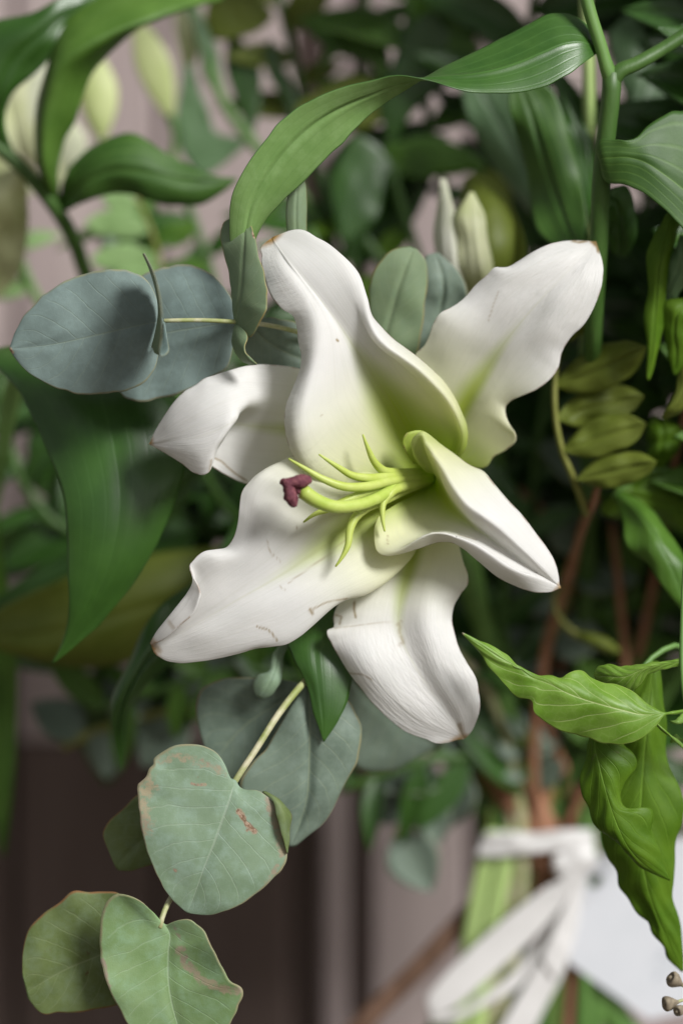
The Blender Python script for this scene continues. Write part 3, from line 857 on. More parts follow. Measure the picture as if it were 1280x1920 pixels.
leaf(eu, [(620,650,190),(565,560,130),(545,470,90),(537,420,80),(538,370,80),(545,340,82),(560,324,84)],
     [(622,650,190),(575,560,130),(560,470,86),(555,420,74),(556,370,72),(560,326,82)],
     [(625,650,190),(592,560,136),(577,470,96),(573,420,88),(574,370,86),(571,340,86),(562,324,84)],
     [M['euc_b'], M['euc']], 0, 0, nu=50, nv=15, wav=1)

# ------------------------------------------------------------------ eucalyptus sprig hanging at lower left
el = thing('eucalyptus_sprig', 'drooping eucalyptus sprig with blotched heart shaped leaves below the lily', 'eucalyptus', (1010, 1640, 960))
tube('stem', to_tie((-30, 10), 860, -60) + [(930,1330,760),(780,1190,470),(680,1215,300),(610,1250,190),(575,1275,130),(525,1335,80),(480,1405,44),(440,1466,26),(400,1540,46),(350,1640,62),(312,1700,40),(303,1724,24),(300,1740,22)],
     [15,14,14,13,12,11,10,9,8.5,8.5,8,7.5,7,6.5,6,6,5], M['stem_e'], el, 12, 150)
heart = leaf(el, [(438,1462,24),(424,1456,18),(420,1432,12),(405,1411,10),(385,1400,10),(355,1395,12),(325,1398,14),(300,1412,16),(285,1435,16),(274,1456,18),(261,1472,22),(258,1492,20),(262,1530,12),(270,1580,10),(285,1622,12),(300,1655,16),(325,1690,24),(348,1710,30)],
     [(440,1464,18),(432,1495,6),(418,1535,2),(402,1580,2),(384,1625,6),(368,1670,16),(352,1712,30)],
     [(442,1464,24),(460,1482,18),(485,1484,12),(503,1496,10),(520,1535,14),(532,1575,18),(538,1600,20),(536,1617,20),(520,1640,20),(500,1660,20),(480,1676,22),(445,1698,26),(410,1712,30),(380,1716,32),(356,1713,31)],
     [M['euc2'], M['euc4']], 0, 0, nu=110, nv=60, wav=3.0, crease=2.5, mix=0.55, strokes=[
        ([(447,1522),(456,1534)],8,1.0),([(455,1532),(463,1549)],6,1.0),([(464,1546),(478,1560)],7,0.95),([(462,1558),(470,1553)],4,0.9),([(360,1470),(372,1473),(384,1472)],4,0.95),([(328,1632),(330,1633)],4,1.0),
        ([(275,1468),(264,1495),(268,1555)],34,0.60),([(300,1425),(330,1420),(395,1436),(415,1448)],16,0.52),([(505,1500),(520,1545),(534,1600)],20,0.62),([(520,1625),(500,1655)],9,0.55)])
leaf(el, [(492,1486,22),(508,1500,4),(518,1528,-4),(530,1570,2),(537,1600,14)],
     [(495,1485,26),(518,1500,4),(530,1525,-2),(535,1562,6),(538,1600,16)],
     [(500,1486,30),(526,1503,24),(545,1526,18),(543,1562,20),(538,1600,20)],
     [M['euc4'], M['euc2']], 0, 0, nu=40, nv=15, wav=1.0, crease=0, name='leaf')
leaf(el, [(420,1480,40),(330,1480,80),(255,1492,110),(225,1520,120),(198,1550,126),(193,1566,128),(205,1600,128),(216,1626,128)],
     [(425,1485,40),(350,1530,80),(290,1560,106),(250,1590,120),(218,1628,128)],
     [(430,1495,40),(380,1590,90),(310,1620,116),(275,1624,124),(240,1634,128),(222,1632,128)],
     [M['euc4'], M['euc2']], 0, 0, nu=50, nv=25)
leaf(el, [(300,1728,24),(285,1710,10),(265,1690,0),(237,1677,-2),(220,1675,4),(200,1690,12),(190,1715,18),(187,1750,20),(188,1790,20),(195,1830,22),(206,1860,24),(220,1885,26),(240,1920,30),(262,1955,36),(300,1985,44)],
     [(310,1734,24),(318,1750,26),(316,1785,30),(315,1830,30),(322,1880,30),(335,1930,36),(345,1990,48)],
     [(314,1734,22),(330,1728,10),(352,1725,2),(370,1735,0),(395,1770,-4),(415,1815,-8),(436,1848,-10),(452,1856,-6),(448,1885,4),(430,1925,16),(400,1965,32),(365,1990,46)],
     [M['euc3'], M['euc4']], 0, 0, nu=100, nv=50, wav=4, crease=3, mix=0.55, strokes=[
        ([(338,1780),(350,1810),(380,1840),(420,1855),(446,1858)],15,0.64),([(200,1690),(192,1720)],9,0.5),([(190,1800),(205,1850)],9,0.6),([(325,1735),(340,1765)],6,0.5)])
leaf(el, [(305,1736,26),(260,1700,50),(220,1676,70),(180,1673,80),(135,1674,86),(115,1690,88),(80,1715,90),(50,1750,92),(42,1790,94),(42,1830,96)],
     [(304,1740,28),(250,1760,60),(190,1790,80),(120,1820,90),(50,1862,98)],
     [(306,1744,28),(280,1800,66),(255,1860,80),(220,1885,88),(160,1896,94),(110,1898,98),(68,1893,100),(52,1872,100)],
     [M['euc4'], M['euc2']], 0, 0, nu=70, nv=40, wav=4)
# leaves further back on the same sprig
leaf(el, [(575,1285),(540,1276),(470,1272),(410,1276),(382,1292),(368,1325),(374,1370),(390,1420)],
     [(575,1288),(520,1320),(460,1360),(400,1430)],
     [(575,1292),(560,1340),(520,1420),(480,1480),(430,1490),(405,1460)],
     [M['euc5'], M['euc_b']], (150, 200, 220), 5, nu=50, nv=25)
leaf(el, [(573,1285),(556,1310),(500,1400),(450,1470),(458,1520),(490,1560),(538,1585)],
     [(576,1286),(580,1340),(580,1420),(575,1500),(545,1588)],
     [(580,1285),(600,1290),(640,1305),(670,1340),(678,1385),(668,1430),(640,1482),(610,1540),(555,1586)],
     [M['euc5'], M['euc_b']], (130, 120, 150), 8, nu=60, nv=31, wav=5, crease=8)
leaf(el, [(640,1240),(640,1300),(642,1360),(650,1420),(680,1448),(740,1446)],
     [(645,1238),(680,1300),(740,1350),(820,1400)],
     [(650,1236),(740,1260),(810,1300),(860,1350),(835,1392),(800,1425)],
     [M['euc5'], M['euc_b']], (260, 300, 340), 6, nu=40, nv=21)
leaf(el, [(545,1190,200),(515,1220,170),(508,1240,160),(500,1262,150),(484,1265,150),(474,1285,152),(480,1304,154)],
     [(548,1192,200),(522,1230,164),(515,1258,148),(505,1280,140),(492,1300,146),(486,1308,154)],
     [(552,1194,200),(532,1230,170),(530,1262,158),(520,1290,152),(505,1306,154),(492,1310,154)],
     [M['euc2'], M['euc_b']], 0, 0, nu=40, nv=17, wav=1)

# ------------------------------------------------------------------ lily stem at top right with arching leaves
ls = thing('lily_plant', 'forked lily stem with a long arching twisted leaf above the white lily', 'lily plant', (1010, 1640, 960))
tube('stem', to_tie((40, 0), 960, 20) + [(1090,1250,760),(1105,900,460),(1112,620,260),(1122,460,180),(1128,330,140),(1140,220,112),(1146,165,100),(1146,135,98)],
     [20,20,19,19,18,17,17,17,17,17,18,18], M['stem_d'], ls, 14, 90)
tube('branch', [(1146,150,100),(1138,128,92),(1124,80,80),(1108,30,70),(1090,-40,60)], [16,13,12.5,12.5,12], M['stem'], ls, 12, 30)
tube('branch', [(1148,150,100),(1160,134,98),(1190,120,100),(1235,95,110),(1290,60,120),(1360,10,140)], [16,14,13,13,13,13], M['stem_d'], ls, 12, 30)
T1L = [(1122,96,96),(1098,114,60),(1062,140,34),(1025,160,22),(980,171,14),(930,174,6),(882,171,0),(845,161,-6),(805,149,-12),(740,141,-16),(690,152,-16),(640,165,-16),(585,186,-14),(532,221,-10),(490,270,-4),(460,312,4),(440,352,16),(430,400,34),(430,440,50),(440,490,76),(455,540,110)]
T1M = [(1120,92,98),(1095,80,72),(1060,82,58),(1020,98,48),(975,118,40),(925,134,32),(870,144,26),(820,148,22),(760,155,18),(700,176,14),(640,202,12),(580,240,12),(530,290,14),(495,340,20),(470,390,32),(460,440,52),(455,490,80),(456,545,112)]
T1R = [(1118,86,104),(1108,55,104),(1082,32,100),(1040,24,98),(990,46,94),(930,76,88),(870,106,80),(825,128,70),(795,147,60),(768,164,50),(722,194,44),(690,220,42),(650,260,40),(610,300,42),(560,350,50),(522,385,58),(492,420,70),(472,470,90),(458,545,114)]
leaf(ls, T1L, T1M, T1R, [M['lily'], M['lily_b']], 0, 0, nu=150, nv=45, wav=2.2, crease=4, mix=0.35, front=1)
leaf(ls, [(1126,300,124),(1118,285,104),(1122,265,92),(1150,262,84),(1185,262,80),(1215,235,88),(1250,214,100),(1300,205,120),(1380,215,150)],
     [(1126,310,124),(1125,300,100),(1150,295,84),(1200,300,78),(1250,330,84),(1300,370,96),(1400,450,130)],
     [(1126,322,126),(1132,336,112),(1175,345,92),(1215,365,86),(1250,395,88),(1290,436,96),(1345,475,110),(1405,470,130)],
     [M['lily_s'], M['lily_b']], 0, 0, nu=70, nv=35, wav=3, crease=2)
leaf(ls, [(1118,500,230),(1060,470,300),(1020,440,330),(1000,400,340),(985,330,340),(966,250,330),(955,185,320),(960,130,320)],
     [(1119,500,230),(1070,440,300),(1040,360,322),(1015,280,322),(990,200,316),(965,132,318)],
     [(1120,500,230),(1105,450,286),(1098,400,306),(1088,330,316),(1065,240,318),(1030,165,316),(975,130,318)],
     [M['lily_s'], M['lily_b']], 0, 0, nu=60, nv=25, wav=5, crease=3)
leaf(ls, [(1122,480,230),(1095,380,320),(1075,280,350),(1050,200,370),(1030,130,380)],
     [(1122,480,230),(1108,380,320),(1096,280,350),(1072,200,366),(1040,130,380)],
     [(1124,480,230),(1128,380,330),(1118,280,360),(1100,200,376),(1050,130,382)],
     [M['dark'], M['lily_b']], 0, 0, nu=40, nv=17)
leaf(ls, [(1126,380,150),(1140,400,230),(1138,440,280),(1150,476,300),(1165,482,304)],
     [(1128,370,150),(1155,380,220),(1165,430,270),(1168,482,304)],
     [(1130,360,150),(1175,350,220),(1190,400,270),(1188,450,290),(1172,483,304)],
     [M['lily'], M['lily_b']], 0, 0, nu=40, nv=17)

ps = thing('lily_plant', 'pale straight green stem with grey green blades beside the forked lily stem', 'lily plant', (1010, 1640, 960))
tube('stem', to_tie((60, -10), 1010, 60) + [(1095,1200,860),(1102,800,600),(1104,460,420),(1104,300,380),(1102,110,350),(1096,-40,340)],
     [16,16,16,15,14,13,13,13,12,12], M['stem_p'], ps, 12, 70)
leaf(ps, [(1103,460,410),(1020,420,460),(950,350,490),(900,270,500),(870,190,500),(862,140,500)],
     [(1103,455,410),(1030,380,450),(975,300,476),(925,210,490),(880,135,498)],
     [(1104,450,410),(1050,350,450),(1010,260,480),(965,180,492),(900,130,500)],
     [M['teal'], M['lily_b']], 0, 0, nu=50, nv=21, wav=5)
leaf(ps, [(1104,300,380),(1160,250,420),(1170,180,440),(1150,120,450),(1140,60,460)],
     [(1104,295,380),(1180,230,420),(1205,160,440),(1200,90,450),(1170,30,460)],
     [(1104,290,380),(1210,260,430),(1250,200,450),(1245,130,455),(1190,25,460)],
     [M['teal'], M['lily_b']], 0, 0, nu=50, nv=21, wav=5)
leaf(ps, [(1104,330,380),(1150,260,440),(1165,200,480),(1200,160,500)],
     [(1104,330,380),(1170,270,430),(1200,220,470),(1232,180,500)],
     [(1104,335,380),(1190,300,440),(1230,250,480),(1240,200,500)],
     [M['olive'], M['lily_b']], 0, 0, nu=40, nv=17)

# ------------------------------------------------------------------ dark drooping leaves on the left
dk = thing('lily_plant', 'leafy stem with dark glossy drooping leaves under the blue grey eucalyptus', 'lily plant', (1010, 1640, 960))
tube('stem', to_tie((-70, 10), 780, 20) + [(860,1300,820),(640,1000,560),(430,820,400),(260,690,330),(170,620,320),(90,560,330)],
     [16,16,15,15,14,13,12,11,10,9], M['stem_d'], dk, 10, 80)
leaf(dk, [(190,640,300),(60,640,300),(-10,650,290),(40,740,240),(90,850,200),(116,920,180),(122,975,172),(126,1050,176),(130,1120,190),(124,1180,206),(108,1225,220),(97,1243,226)],
     [(200,650,296),(190,740,230),(215,840,190),(225,940,168),(212,1030,168),(178,1120,184),(140,1190,208),(98,1244,226)],
     [(230,655,300),(330,740,260),(352,820,230),(345,890,214),(322,960,204),(290,1030,202),(250,1092,206),(200,1150,212),(150,1202,220),(100,1244,226)],
     [M['dark'], M['lily_b']], 0, 0, nu=90, nv=41, wav=6, crease=1.5)
leaf(dk, [(480,900,440),(430,1000,380),(370,1085,330),(300,1135,300),(240,1240,280),(208,1320,276),(212,1380,280),(228,1446,290)],
     [(482,905,440),(440,1020,370),(390,1110,320),(320,1190,290),(255,1270,276),(225,1340,278),(229,1448,290)],
     [(485,910,440),(460,1050,370),(430,1140,330),(355,1220,300),(270,1290,286),(240,1330,284),(236,1390,286),(230,1448,290)],
     [M['dark'], M['lily_b']], 0, 0, nu=60, nv=21, wav=4, crease=6)
leaf(dk, [(600,1120,200),(555,1150,170),(535,1195,140),(548,1230,124),(574,1285,108),(588,1330,102),(598,1365,102),(606,1391,104)],
     [(602,1120,200),(592,1180,150),(590,1230,116),(598,1290,98),(604,1340,98),(607,1391,104)],
     [(604,1120,200),(640,1170,160),(652,1220,136),(660,1268,122),(652,1310,114),(636,1345,110),(618,1375,106),(608,1391,104)],
     [M['dark'], M['lily_b']], 0, 0, nu=50, nv=21, wav=3, crease=1.5)
leaf(dk, [(560,980,560),(460,1020,520),(340,1030,480),(200,1060,460),(80,1100,450),(0,1140,450),(-60,1180,450)],
     [(560,985,560),(460,1070,510),(340,1120,470),(200,1160,450),(80,1190,446),(-60,1190,450)],
     [(560,990,560),(470,1120,520),(350,1190,490),(230,1245,470),(110,1250,460),(0,1220,450),(-60,1195,450)],
     [M['olive'], M['lily_b']], 0, 0, nu=60, nv=25, wav=7)
leaf(dk, [(420,815,400),(260,960,470),(120,1040,480),(50,1080,480),(-40,1150,480)],
     [(420,815,400),(270,985,470),(140,1055,478),(50,1105,480),(-40,1160,480)],
     [(420,818,400),(280,1010,470),(150,1075,480),(60,1130,482),(-40,1175,482)],
     [M['dark'], M['lily_b']], 0, 0, nu=40, nv=15)
leaf(dk, [(90,560,330),(40,760,420),(-10,1000,500),(-30,1250,540),(-20,1450,560),(0,1600,580)],
     [(88,560,330),(20,760,420),(-20,1000,500),(-5,1250,540),(5,1450,560),(5,1605,580)],
     [(86,560,330),(0,760,420),(0,1000,500),(34,1250,540),(26,1450,560),(8,1605,580)],
     [M['midg'], M['lily_b']], 0, 0, nu=50, nv=15)

# ------------------------------------------------------------------ lily stem with buds at top left
tl = thing('lily_plant', 'thick green lily stem with broad soft leaves and pale buds at its top', 'lily plant', (1010, 1640, 960))
tube('stem', to_tie((-90, 0), 740, 60) + [(840,1300,860),(560,980,720),(300,730,580),(190,570,520),(158,507,490),(144,464,470),(119,413,440),(86,366,425),(36,309,415),(-20,262,410),(-80,225,410)],
     [17,17,16,16,15,15,15,15,15,15,15,15,14,14], M['stem_d'], tl, 12, 100)
leaf(tl, [(100,385,440),(75,330,410),(68,260,395),(72,190,385),(95,110,385),(115,40,390),(190,-30,400),(320,-35,410),(418,-6,410)],
     [(104,388,440),(86,330,385),(82,260,366),(92,190,355),(112,126,345),(194,66,340),(273,35,350),(352,7,380),(418,-4,410)],
     [(114,388,440),(111,323,405),(122,270,390),(144,216,380),(160,165,378),(180,128,378),(216,90,380),(273,43,386),(352,14,396),(418,-2,410)],
     [M['lily_m'], M['lily_b']], 0, 0, nu=70, nv=31, wav=2, crease=0)
leaf(tl, [(108,392,440),(118,340,410),(145,295,400),(172,273,395),(216,255,390),(259,252,390),(298,277,390),(334,298,392),(395,327,396),(445,334,400)],
     [(110,395,440),(150,350,396),(210,320,380),(280,325,378),(360,340,386),(445,335,400)],
     [(112,398,440),(122,396,420),(151,381,402),(216,364,392),(252,364,390),(290,377,388),(340,386,390),(380,384,394),(415,362,398),(445,336,400)],
     [M['lily_s'], M['lily_b']], 0, 0, nu=60, nv=25, wav=3, crease=3)
leaf(tl, [(36,309,415),(-40,250,400),(-60,150,380),(-60,60,370),(0,34,366),(60,24,368),(110,-4,376),(190,-30,390)],
     [(36,305,415),(-10,240,390),(0,170,374),(30,110,366),(80,60,366),(180,-10,385)],
     [(36,300,415),(10,230,395),(20,180,386),(64,134,380),(95,106,378),(120,80,378),(200,-20,388)],
     [M['dark'], M['lily_b']], 0, 0, nu=50, nv=25, wav=4)
leaf(tl, [(40,312,415),(-10,330,440),(-60,400,470),(-60,480,500),(-20,560,520)],
     [(40,315,415),(10,380,430),(-5,440,460),(-10,500,490),(-15,565,520)],
     [(42,318,415),(50,380,440),(52,450,470),(36,510,500),(-10,565,520)],
     [M['budp'], M['budp']], 0, 0, nu=40, nv=17, wav=4, crease=1)
def bud(parent, path, radii, mats, name='bud', n=4, d=0, seed=0):
    """a closed lily bud: a swelling body with lengthwise ridges"""
    pts = fill_depth(path, d)
    a = np.concatenate([[0], np.cumsum(np.linalg.norm(np.diff(pts, axis=0), axis=1))]); a /= a[-1]
    nn, ns = 36, 36
    q = np.linspace(0, 1, nn)
    c = hermite(pts, a, q)
    r = hermite(np.array(radii, float)[:, None], np.linspace(0, 1, len(radii)), q)[:, 0]
    t = np.gradient(c, axis=0); t /= np.linalg.norm(t, axis=1, keepdims=True)
    e1 = np.cross(t, [0.3, 0.2, -0.9]); e1 /= np.linalg.norm(e1, axis=1, keepdims=True); e2 = np.cross(t, e1)
    ang = np.linspace(0, 2 * np.pi, ns, endpoint=False)
    prof = 1 - 0.14 * np.abs(np.sin(1.5 * (ang + seed)))
    V = np.concatenate([c[i] + np.maximum(r[i], 0.5) * (prof * np.cos(ang))[:, None] * e1[i] + np.maximum(r[i], 0.5) * (prof * np.sin(ang))[:, None] * e2[i] for i in range(nn)])
    F = [(i * ns + j, i * ns + (j + 1) % ns, (i + 1) * ns + (j + 1) % ns, (i + 1) * ns + j) for i in range(nn - 1) for j in range(ns)]
    F += [tuple(range(ns))[::-1], tuple((nn - 1) * ns + j for j in range(ns))]
    uv = np.stack([np.repeat(q, ns), np.tile(ang / 6.3, nn)], 1)
    return mesh_obj(name, W(V), F, [mats], parent, uv)
tb = thing('lily_buds', 'cluster of pale green lily buds and a half open white one behind soft leaves', 'buds', (1010, 1640, 960))
tube('stem', to_tie((-100, -10), 700, 120) + [(820,1250,960),(520,900,920),(300,560,880),(215,330,850),(190,262,820)],
     [14]*5 + [13,12,11,10], M['stem'], tb, 10, 70)
tube('stalk', [(215,330,850),(150,330,800),(110,330,780)], [9,8,8], M['stem'], tb, 8, 12)
tube('stalk', [(250,420,865),(310,330,860),(330,250,850),(315,205,840)], [9,8,8,8], M['stem'], tb, 8, 16)
bud(tb, [(190,258,820),(186,215,800),(182,165,790),(178,105,790)], [10,34,38,14], M['budg'])
bud(tb, [(318,214,840),(305,170,830),(285,110,820),(262,50,815)], [10,30,34,14], M['budg'], seed=1)
bud(tb, [(350,-10,900),(352,40,900),(356,90,900),(350,130,900)], [20,26,24,8], M['budp'], seed=2)
bud(tb, [(120,345,780),(90,290,760),(50,180,740),(30,90,730)], [12,54,58,26], M['budp'], seed=2)
leaf(tb, [(110,330,780),(105,280,740),(112,240,730),(138,228,728)], [(115,335,780),(128,290,724),(140,256,716),(140,228,728)],
     [(120,335,780),(150,305,740),(164,280,732),(142,228,728)], [M['budw'], M['budw']], 0, 0, 'petal', 30, 15)
leaf(tb, [(100,330,780),(60,250,700),(40,190,690),(70,130,690),(98,104,694)], [(100,330,780),(85,250,690),(80,190,676),(90,140,680),(100,104,694)],
     [(104,330,780),(120,250,700),(112,190,690),(106,140,690),(102,104,694)], [M['budw'], M['budw']], 0, 0, 'petal', 30, 15)
leaf(tb, [(110,330,780),(20,380,730),(-40,330,700),(-30,230,700),(0,190,710)], [(108,334,780),(30,340,715),(-10,300,690),(-5,240,690),(5,190,710)],
     [(106,338,780),(70,330,730),(36,290,710),(24,230,706),(10,190,710)], [M['budp'], M['budp']], 0, 0, 'petal', 30, 15)

# ------------------------------------------------------------------ bud between the upper petals
wb = thing('lily_bud', 'white green lily bud standing upright behind the upper petals', 'bud', (1010, 1640, 960))
tube('stem', to_tie((10, -10), 930, 100) + [(990,1250,900),(940,900,680),(915,700,520),(905,590,440)], [13]*5 + [12,12,14], M['stem'], wb, 10, 60)
bud(wb, [(905,610,440),(905,540,420),(910,450,405),(900,370,400),(880,330,400)], [14,66,84,62,14], M['olive'], seed=1)
leaf(wb, [(890,580,400),(830,540,350),(816,470,335),(818,400,330),(825,333,335)], [(893,580,395),(850,530,330),(838,460,316),(836,400,318),(830,335,334)],
     [(896,580,400),(884,540,350),(872,470,335),(856,400,330),(834,334,335)], [M['budw'], M['budw']], 0, 0, 'petal', 40, 15)
leaf(wb, [(905,580,400),(868,520,330),(858,450,320),(858,400,320),(880,360,330)], [(910,580,395),(895,520,320),(885,450,310),(880,400,316),(884,360,330)],
     [(915,580,400),(925,520,335),(915,450,325),(905,400,325),(888,360,330)], [M['budp'], M['budp']], 0, 0, 'petal', 40, 15)

# ------------------------------------------------------------------ bright green sprig at lower right
lg = thing('leafy_sprig', 'bright green veined leaf sprig pointing left at the lower petal', 'sprig', (1010, 1640, 960))
tube('stem', to_tie((90, 10), 1100, -60) + [(1200,1560,700),(1290,1500,330),(1306,1420,120),(1290,1345,40),(1281,1290,30),(1278,1240,34),(1279,1170,44),(1283,1080,60),(1292,980,80)],
     [11,11,11,11,10,9,9,8,6,5,5,5,5], M['stem'], lg, 10, 110)
V1L = [(1286,1330,36),(1262,1334,14),(1242,1336,4),(1228,1328,2),(1204,1313,8),(1180,1296,16),(1153,1284,20),(1132,1283,16),(1108,1272,22),(1087,1262,22),(1067,1267,14),(1058,1273,10),(1032,1269,14),(1005,1269,10),(984,1258,8),(959,1242,8),(950,1230,12),(933,1217,12),(902,1203,6),(880,1193,2),(866,1187,0)]
V1M = [(1286,1332,32),(1262,1336,8),(1246,1338,-2),(1201,1340,-10),(1167,1332,-14),(1132,1323,-14),(1098,1313,-12),(1063,1300,-10),(1032,1284,-6),(998,1271,0),(971,1253,0),(936,1233,0),(902,1211,0),(866,1187,0)]
V1R = [(1286,1335,36),(1262,1340,14),(1242,1342,0),(1233,1357,-6),(1218,1373,-10),(1197,1387,-8),(1167,1395,-2),(1136,1393,4),(1108,1385,8),(1074,1377,10),(1039,1363,10),(1012,1347,8),(999,1333,2),(998,1318,0),(984,1308,4),(964,1303,10),(947,1284,10),(926,1260,8),(905,1232,6),(885,1208,4),(866,1188,0)]
leaf(lg, V1L, V1M, V1R, [M['lime'], M['lime_b']], 0, 0, nu=140, nv=61, wav=2.2, crease=1.2, veinlift=0.8, mix=0.6, cells=(12, 4), strokes=[([(866,1187),(870,1190)],3,0.6)])
leaf(lg, [(1280,1234,34),(1240,1240,40),(1210,1243,44),(1170,1250,52),(1132,1246,62),(1118,1252,70),(1113,1266,74)],
     [(1280,1241,34),(1240,1246,36),(1205,1255,36),(1170,1270,44),(1135,1268,60),(1114,1268,74)],
     [(1280,1248,36),(1238,1256,42),(1212,1266,46),(1196,1286,54),(1180,1298,62),(1145,1296,72),(1118,1280,76)],
     [M['lime'], M['lime_b']], 0, 0, nu=60, nv=31, wav=2, crease=1, veinlift=0.8)
leaf(lg, [(1284,1400,60),(1260,1382,20),(1244,1374,8),(1230,1360,4),(1226,1352,6)], [(1284,1404,60),(1262,1384,12),(1246,1370,-4),(1234,1360,-4),(1226,1352,6)],
     [(1284,1408,60),(1264,1390,20),(1252,1378,6),(1238,1364,4),(1227,1352,6)], [M['lime_b'], M['lime']], 0, 0, 'bud_leaf', 30, 11, 0.4, 1)
leaf(lg, [(1284,1330,40),(1272,1344,14),(1262,1352,8),(1256,1352,8)], [(1286,1334,40),(1276,1350,8),(1266,1355,2),(1256,1353,8)],
     [(1288,1338,40),(1280,1356,14),(1268,1358,8),(1257,1354,8)], [M['lime_b'], M['lime']], 0, 0, 'bud_leaf', 24, 9, 0.4, 1)
leaf(lg, [(1298,1410,110),(1272,1384,84),(1264,1378,80),(1256,1390,80)], [(1298,1412,110),(1276,1386,78),(1266,1384,74),(1257,1392,80)],
     [(1298,1414,110),(1280,1392,84),(1270,1390,80),(1258,1394,80)], [M['lime_b'], M['lime']], 0, 0, 'bud_leaf', 24, 9, 0.4, 1)
lh = thing('leafy_sprig', 'large grass green leaves hanging down in front of the white card', 'sprig', (1010, 1640, 960))
tube('stem', to_tie((110, 0), 1140, 0) + [(1260,1560,800),(1330,1440,500),(1320,1300,260),(1270,1210,190),(1215,1240,150),(1180,1300,130)],
     [11,11,11,11,10,9,8,7,6,5], M['stem'], lh, 10, 80)
leaf(lh, [(1180,1300,130),(1130,1330,100),(1104,1386,86),(1094,1431,80),(1085,1467,78),(1091,1493,78),(1102,1512,78),(1113,1538,78),(1130,1560,80),(1147,1572,82),(1172,1605,88),(1198,1630,96),(1225,1640,100),(1254,1650,104)],
     [(1182,1302,130),(1140,1340,84),(1115,1391,62),(1124,1436,52),(1134,1478,48),(1153,1538,50),(1181,1594,64),(1215,1628,84),(1255,1651,104)],
     [(1184,1304,130),(1175,1350,92),(1168,1397,78),(1192,1433,70),(1170,1470,66),(1165,1494,66),(1186,1518,70),(1206,1515,76),(1220,1560,82),(1234,1583,88),(1243,1622,96),(1256,1651,104)],
     [M['limed'], M['limed']], 0, 0, nu=80, nv=35, wav=4, crease=1.5, veinlift=1.2)
leaf(lh, [(1215,1240,150),(1170,1330,150),(1140,1450,156),(1128,1540,160),(1127,1577,162),(1136,1605,164),(1153,1630,168),(1161,1667,170),(1181,1681,172),(1203,1704,174),(1220,1723,176),(1223,1749,178),(1243,1774,182),(1251,1799,186),(1271,1815,190)],
     [(1225,1240,150),(1215,1330,136),(1205,1450,130),(1200,1560,132),(1208,1640,140),(1228,1710,154),(1254,1770,172),(1276,1822,190)],
     [(1235,1240,150),(1246,1330,156),(1249,1388,158),(1254,1442,160),(1271,1487,164),(1275,1538,164),(1266,1571,164),(1265,1628,166),(1260,1675,168),(1271,1712,172),(1277,1746,178),(1281,1790,186),(1281,1822,192)],
     [M['limed'], M['limed']], 0, 0, nu=90, nv=35, wav=6, crease=2, veinlift=1.4, cells=(10, 4))

# ------------------------------------------------------------------ pinnate sprig right
pn = thing('fern_sprig', 'olive pinnate sprig with paired oval leaflets right of the lily', 'sprig', (1010, 1640, 960))
tube('stem', to_tie((70, 0), 1060, -20) + [(1035,1380,800),(1018,1250,660),(1040,1150,540),(1075,1040,420),(1110,945,330),(1125,900,300)], [10,10,10,10,9,9,9,9,8,6], M['stem_r'], pn, 10, 80)
tube('rachis', [(1100,965,345),(1078,905,310),(1052,840,296),(1040,770,290),(1040,715,290),(1048,660,292),(1060,610,300)], [8,7,7,6,6,5,3], M['stem_o'], pn, 8, 40)
def ovate(parent, base, tip, w, d0, d1, mats, curve=0.0, **kw):
    """an oval leaflet from base to tip"""
    b, t = np.array(base, float), np.array(tip, float)
    ax = t - b
    nr = np.array([-ax[1], ax[0]]) / max(1e-6, np.linalg.norm(ax))
    prof = [0.0, 0.55, 0.86, 1.0, 1.0, 0.90, 0.64, 0.0]
    Lc, Mc, Rc = [], [], []
    for i, p in enumerate(prof):
        f = i / (len(prof) - 1)
        c = b + ax * f + nr * curve * 4 * f * (1 - f)
        dd = d0 + (d1 - d0) * f
        Lc.append((*(c - nr * w * p), dd + 0.25 * w * p))
        Mc.append((*c, dd))
        Rc.append((*(c + nr * w * p), dd + 0.10 * w * p))
    return leaf(parent, Lc, Mc, Rc, mats, 0, 0, **kw)
for b, t, w in [((1040,724),(1212,650),40), ((1040,786),(1208,742),35), ((1054,846),(1212,794),35), ((1080,900),(1232,866),32),
                ((1052,640),(1130,570),24)]:
    ovate(pn, b, t, w, 292, 250 + random.uniform(-10, 40), [M['olive'], M['olive']], random.uniform(-8, 8), nu=40, nv=17)

# second pinnate sprig, upper left
pl = thing('fern_sprig', 'small pale green pinnate sprig under the broad leaf at upper left', 'sprig', (1010, 1640, 960))
tube('rachis', to_tie((-80, 10), 760, 100) + [(760,1250,900),(520,900,760),(370,680,660),(302,503,600),(290,450,590),(277,415,586),(255,370,590)], [9]*5 + [8,8,8,7,6,4], M['stem_o'], pl, 8, 80)
for b, t, w, m in [((283,430),(158,418),26,'palel'), ((298,490),(170,486),28,'palel'), ((302,510),(190,545),24,'palel'), ((290,450),(370,420),22,'midg'),
                ((302,503),(390,500),22,'midg'), ((265,392),(190,370),20,'palel')]:
    ovate(pl, b, t, w, 590, 575, [M[m], M[m]], 4, nu=36, nv=15)

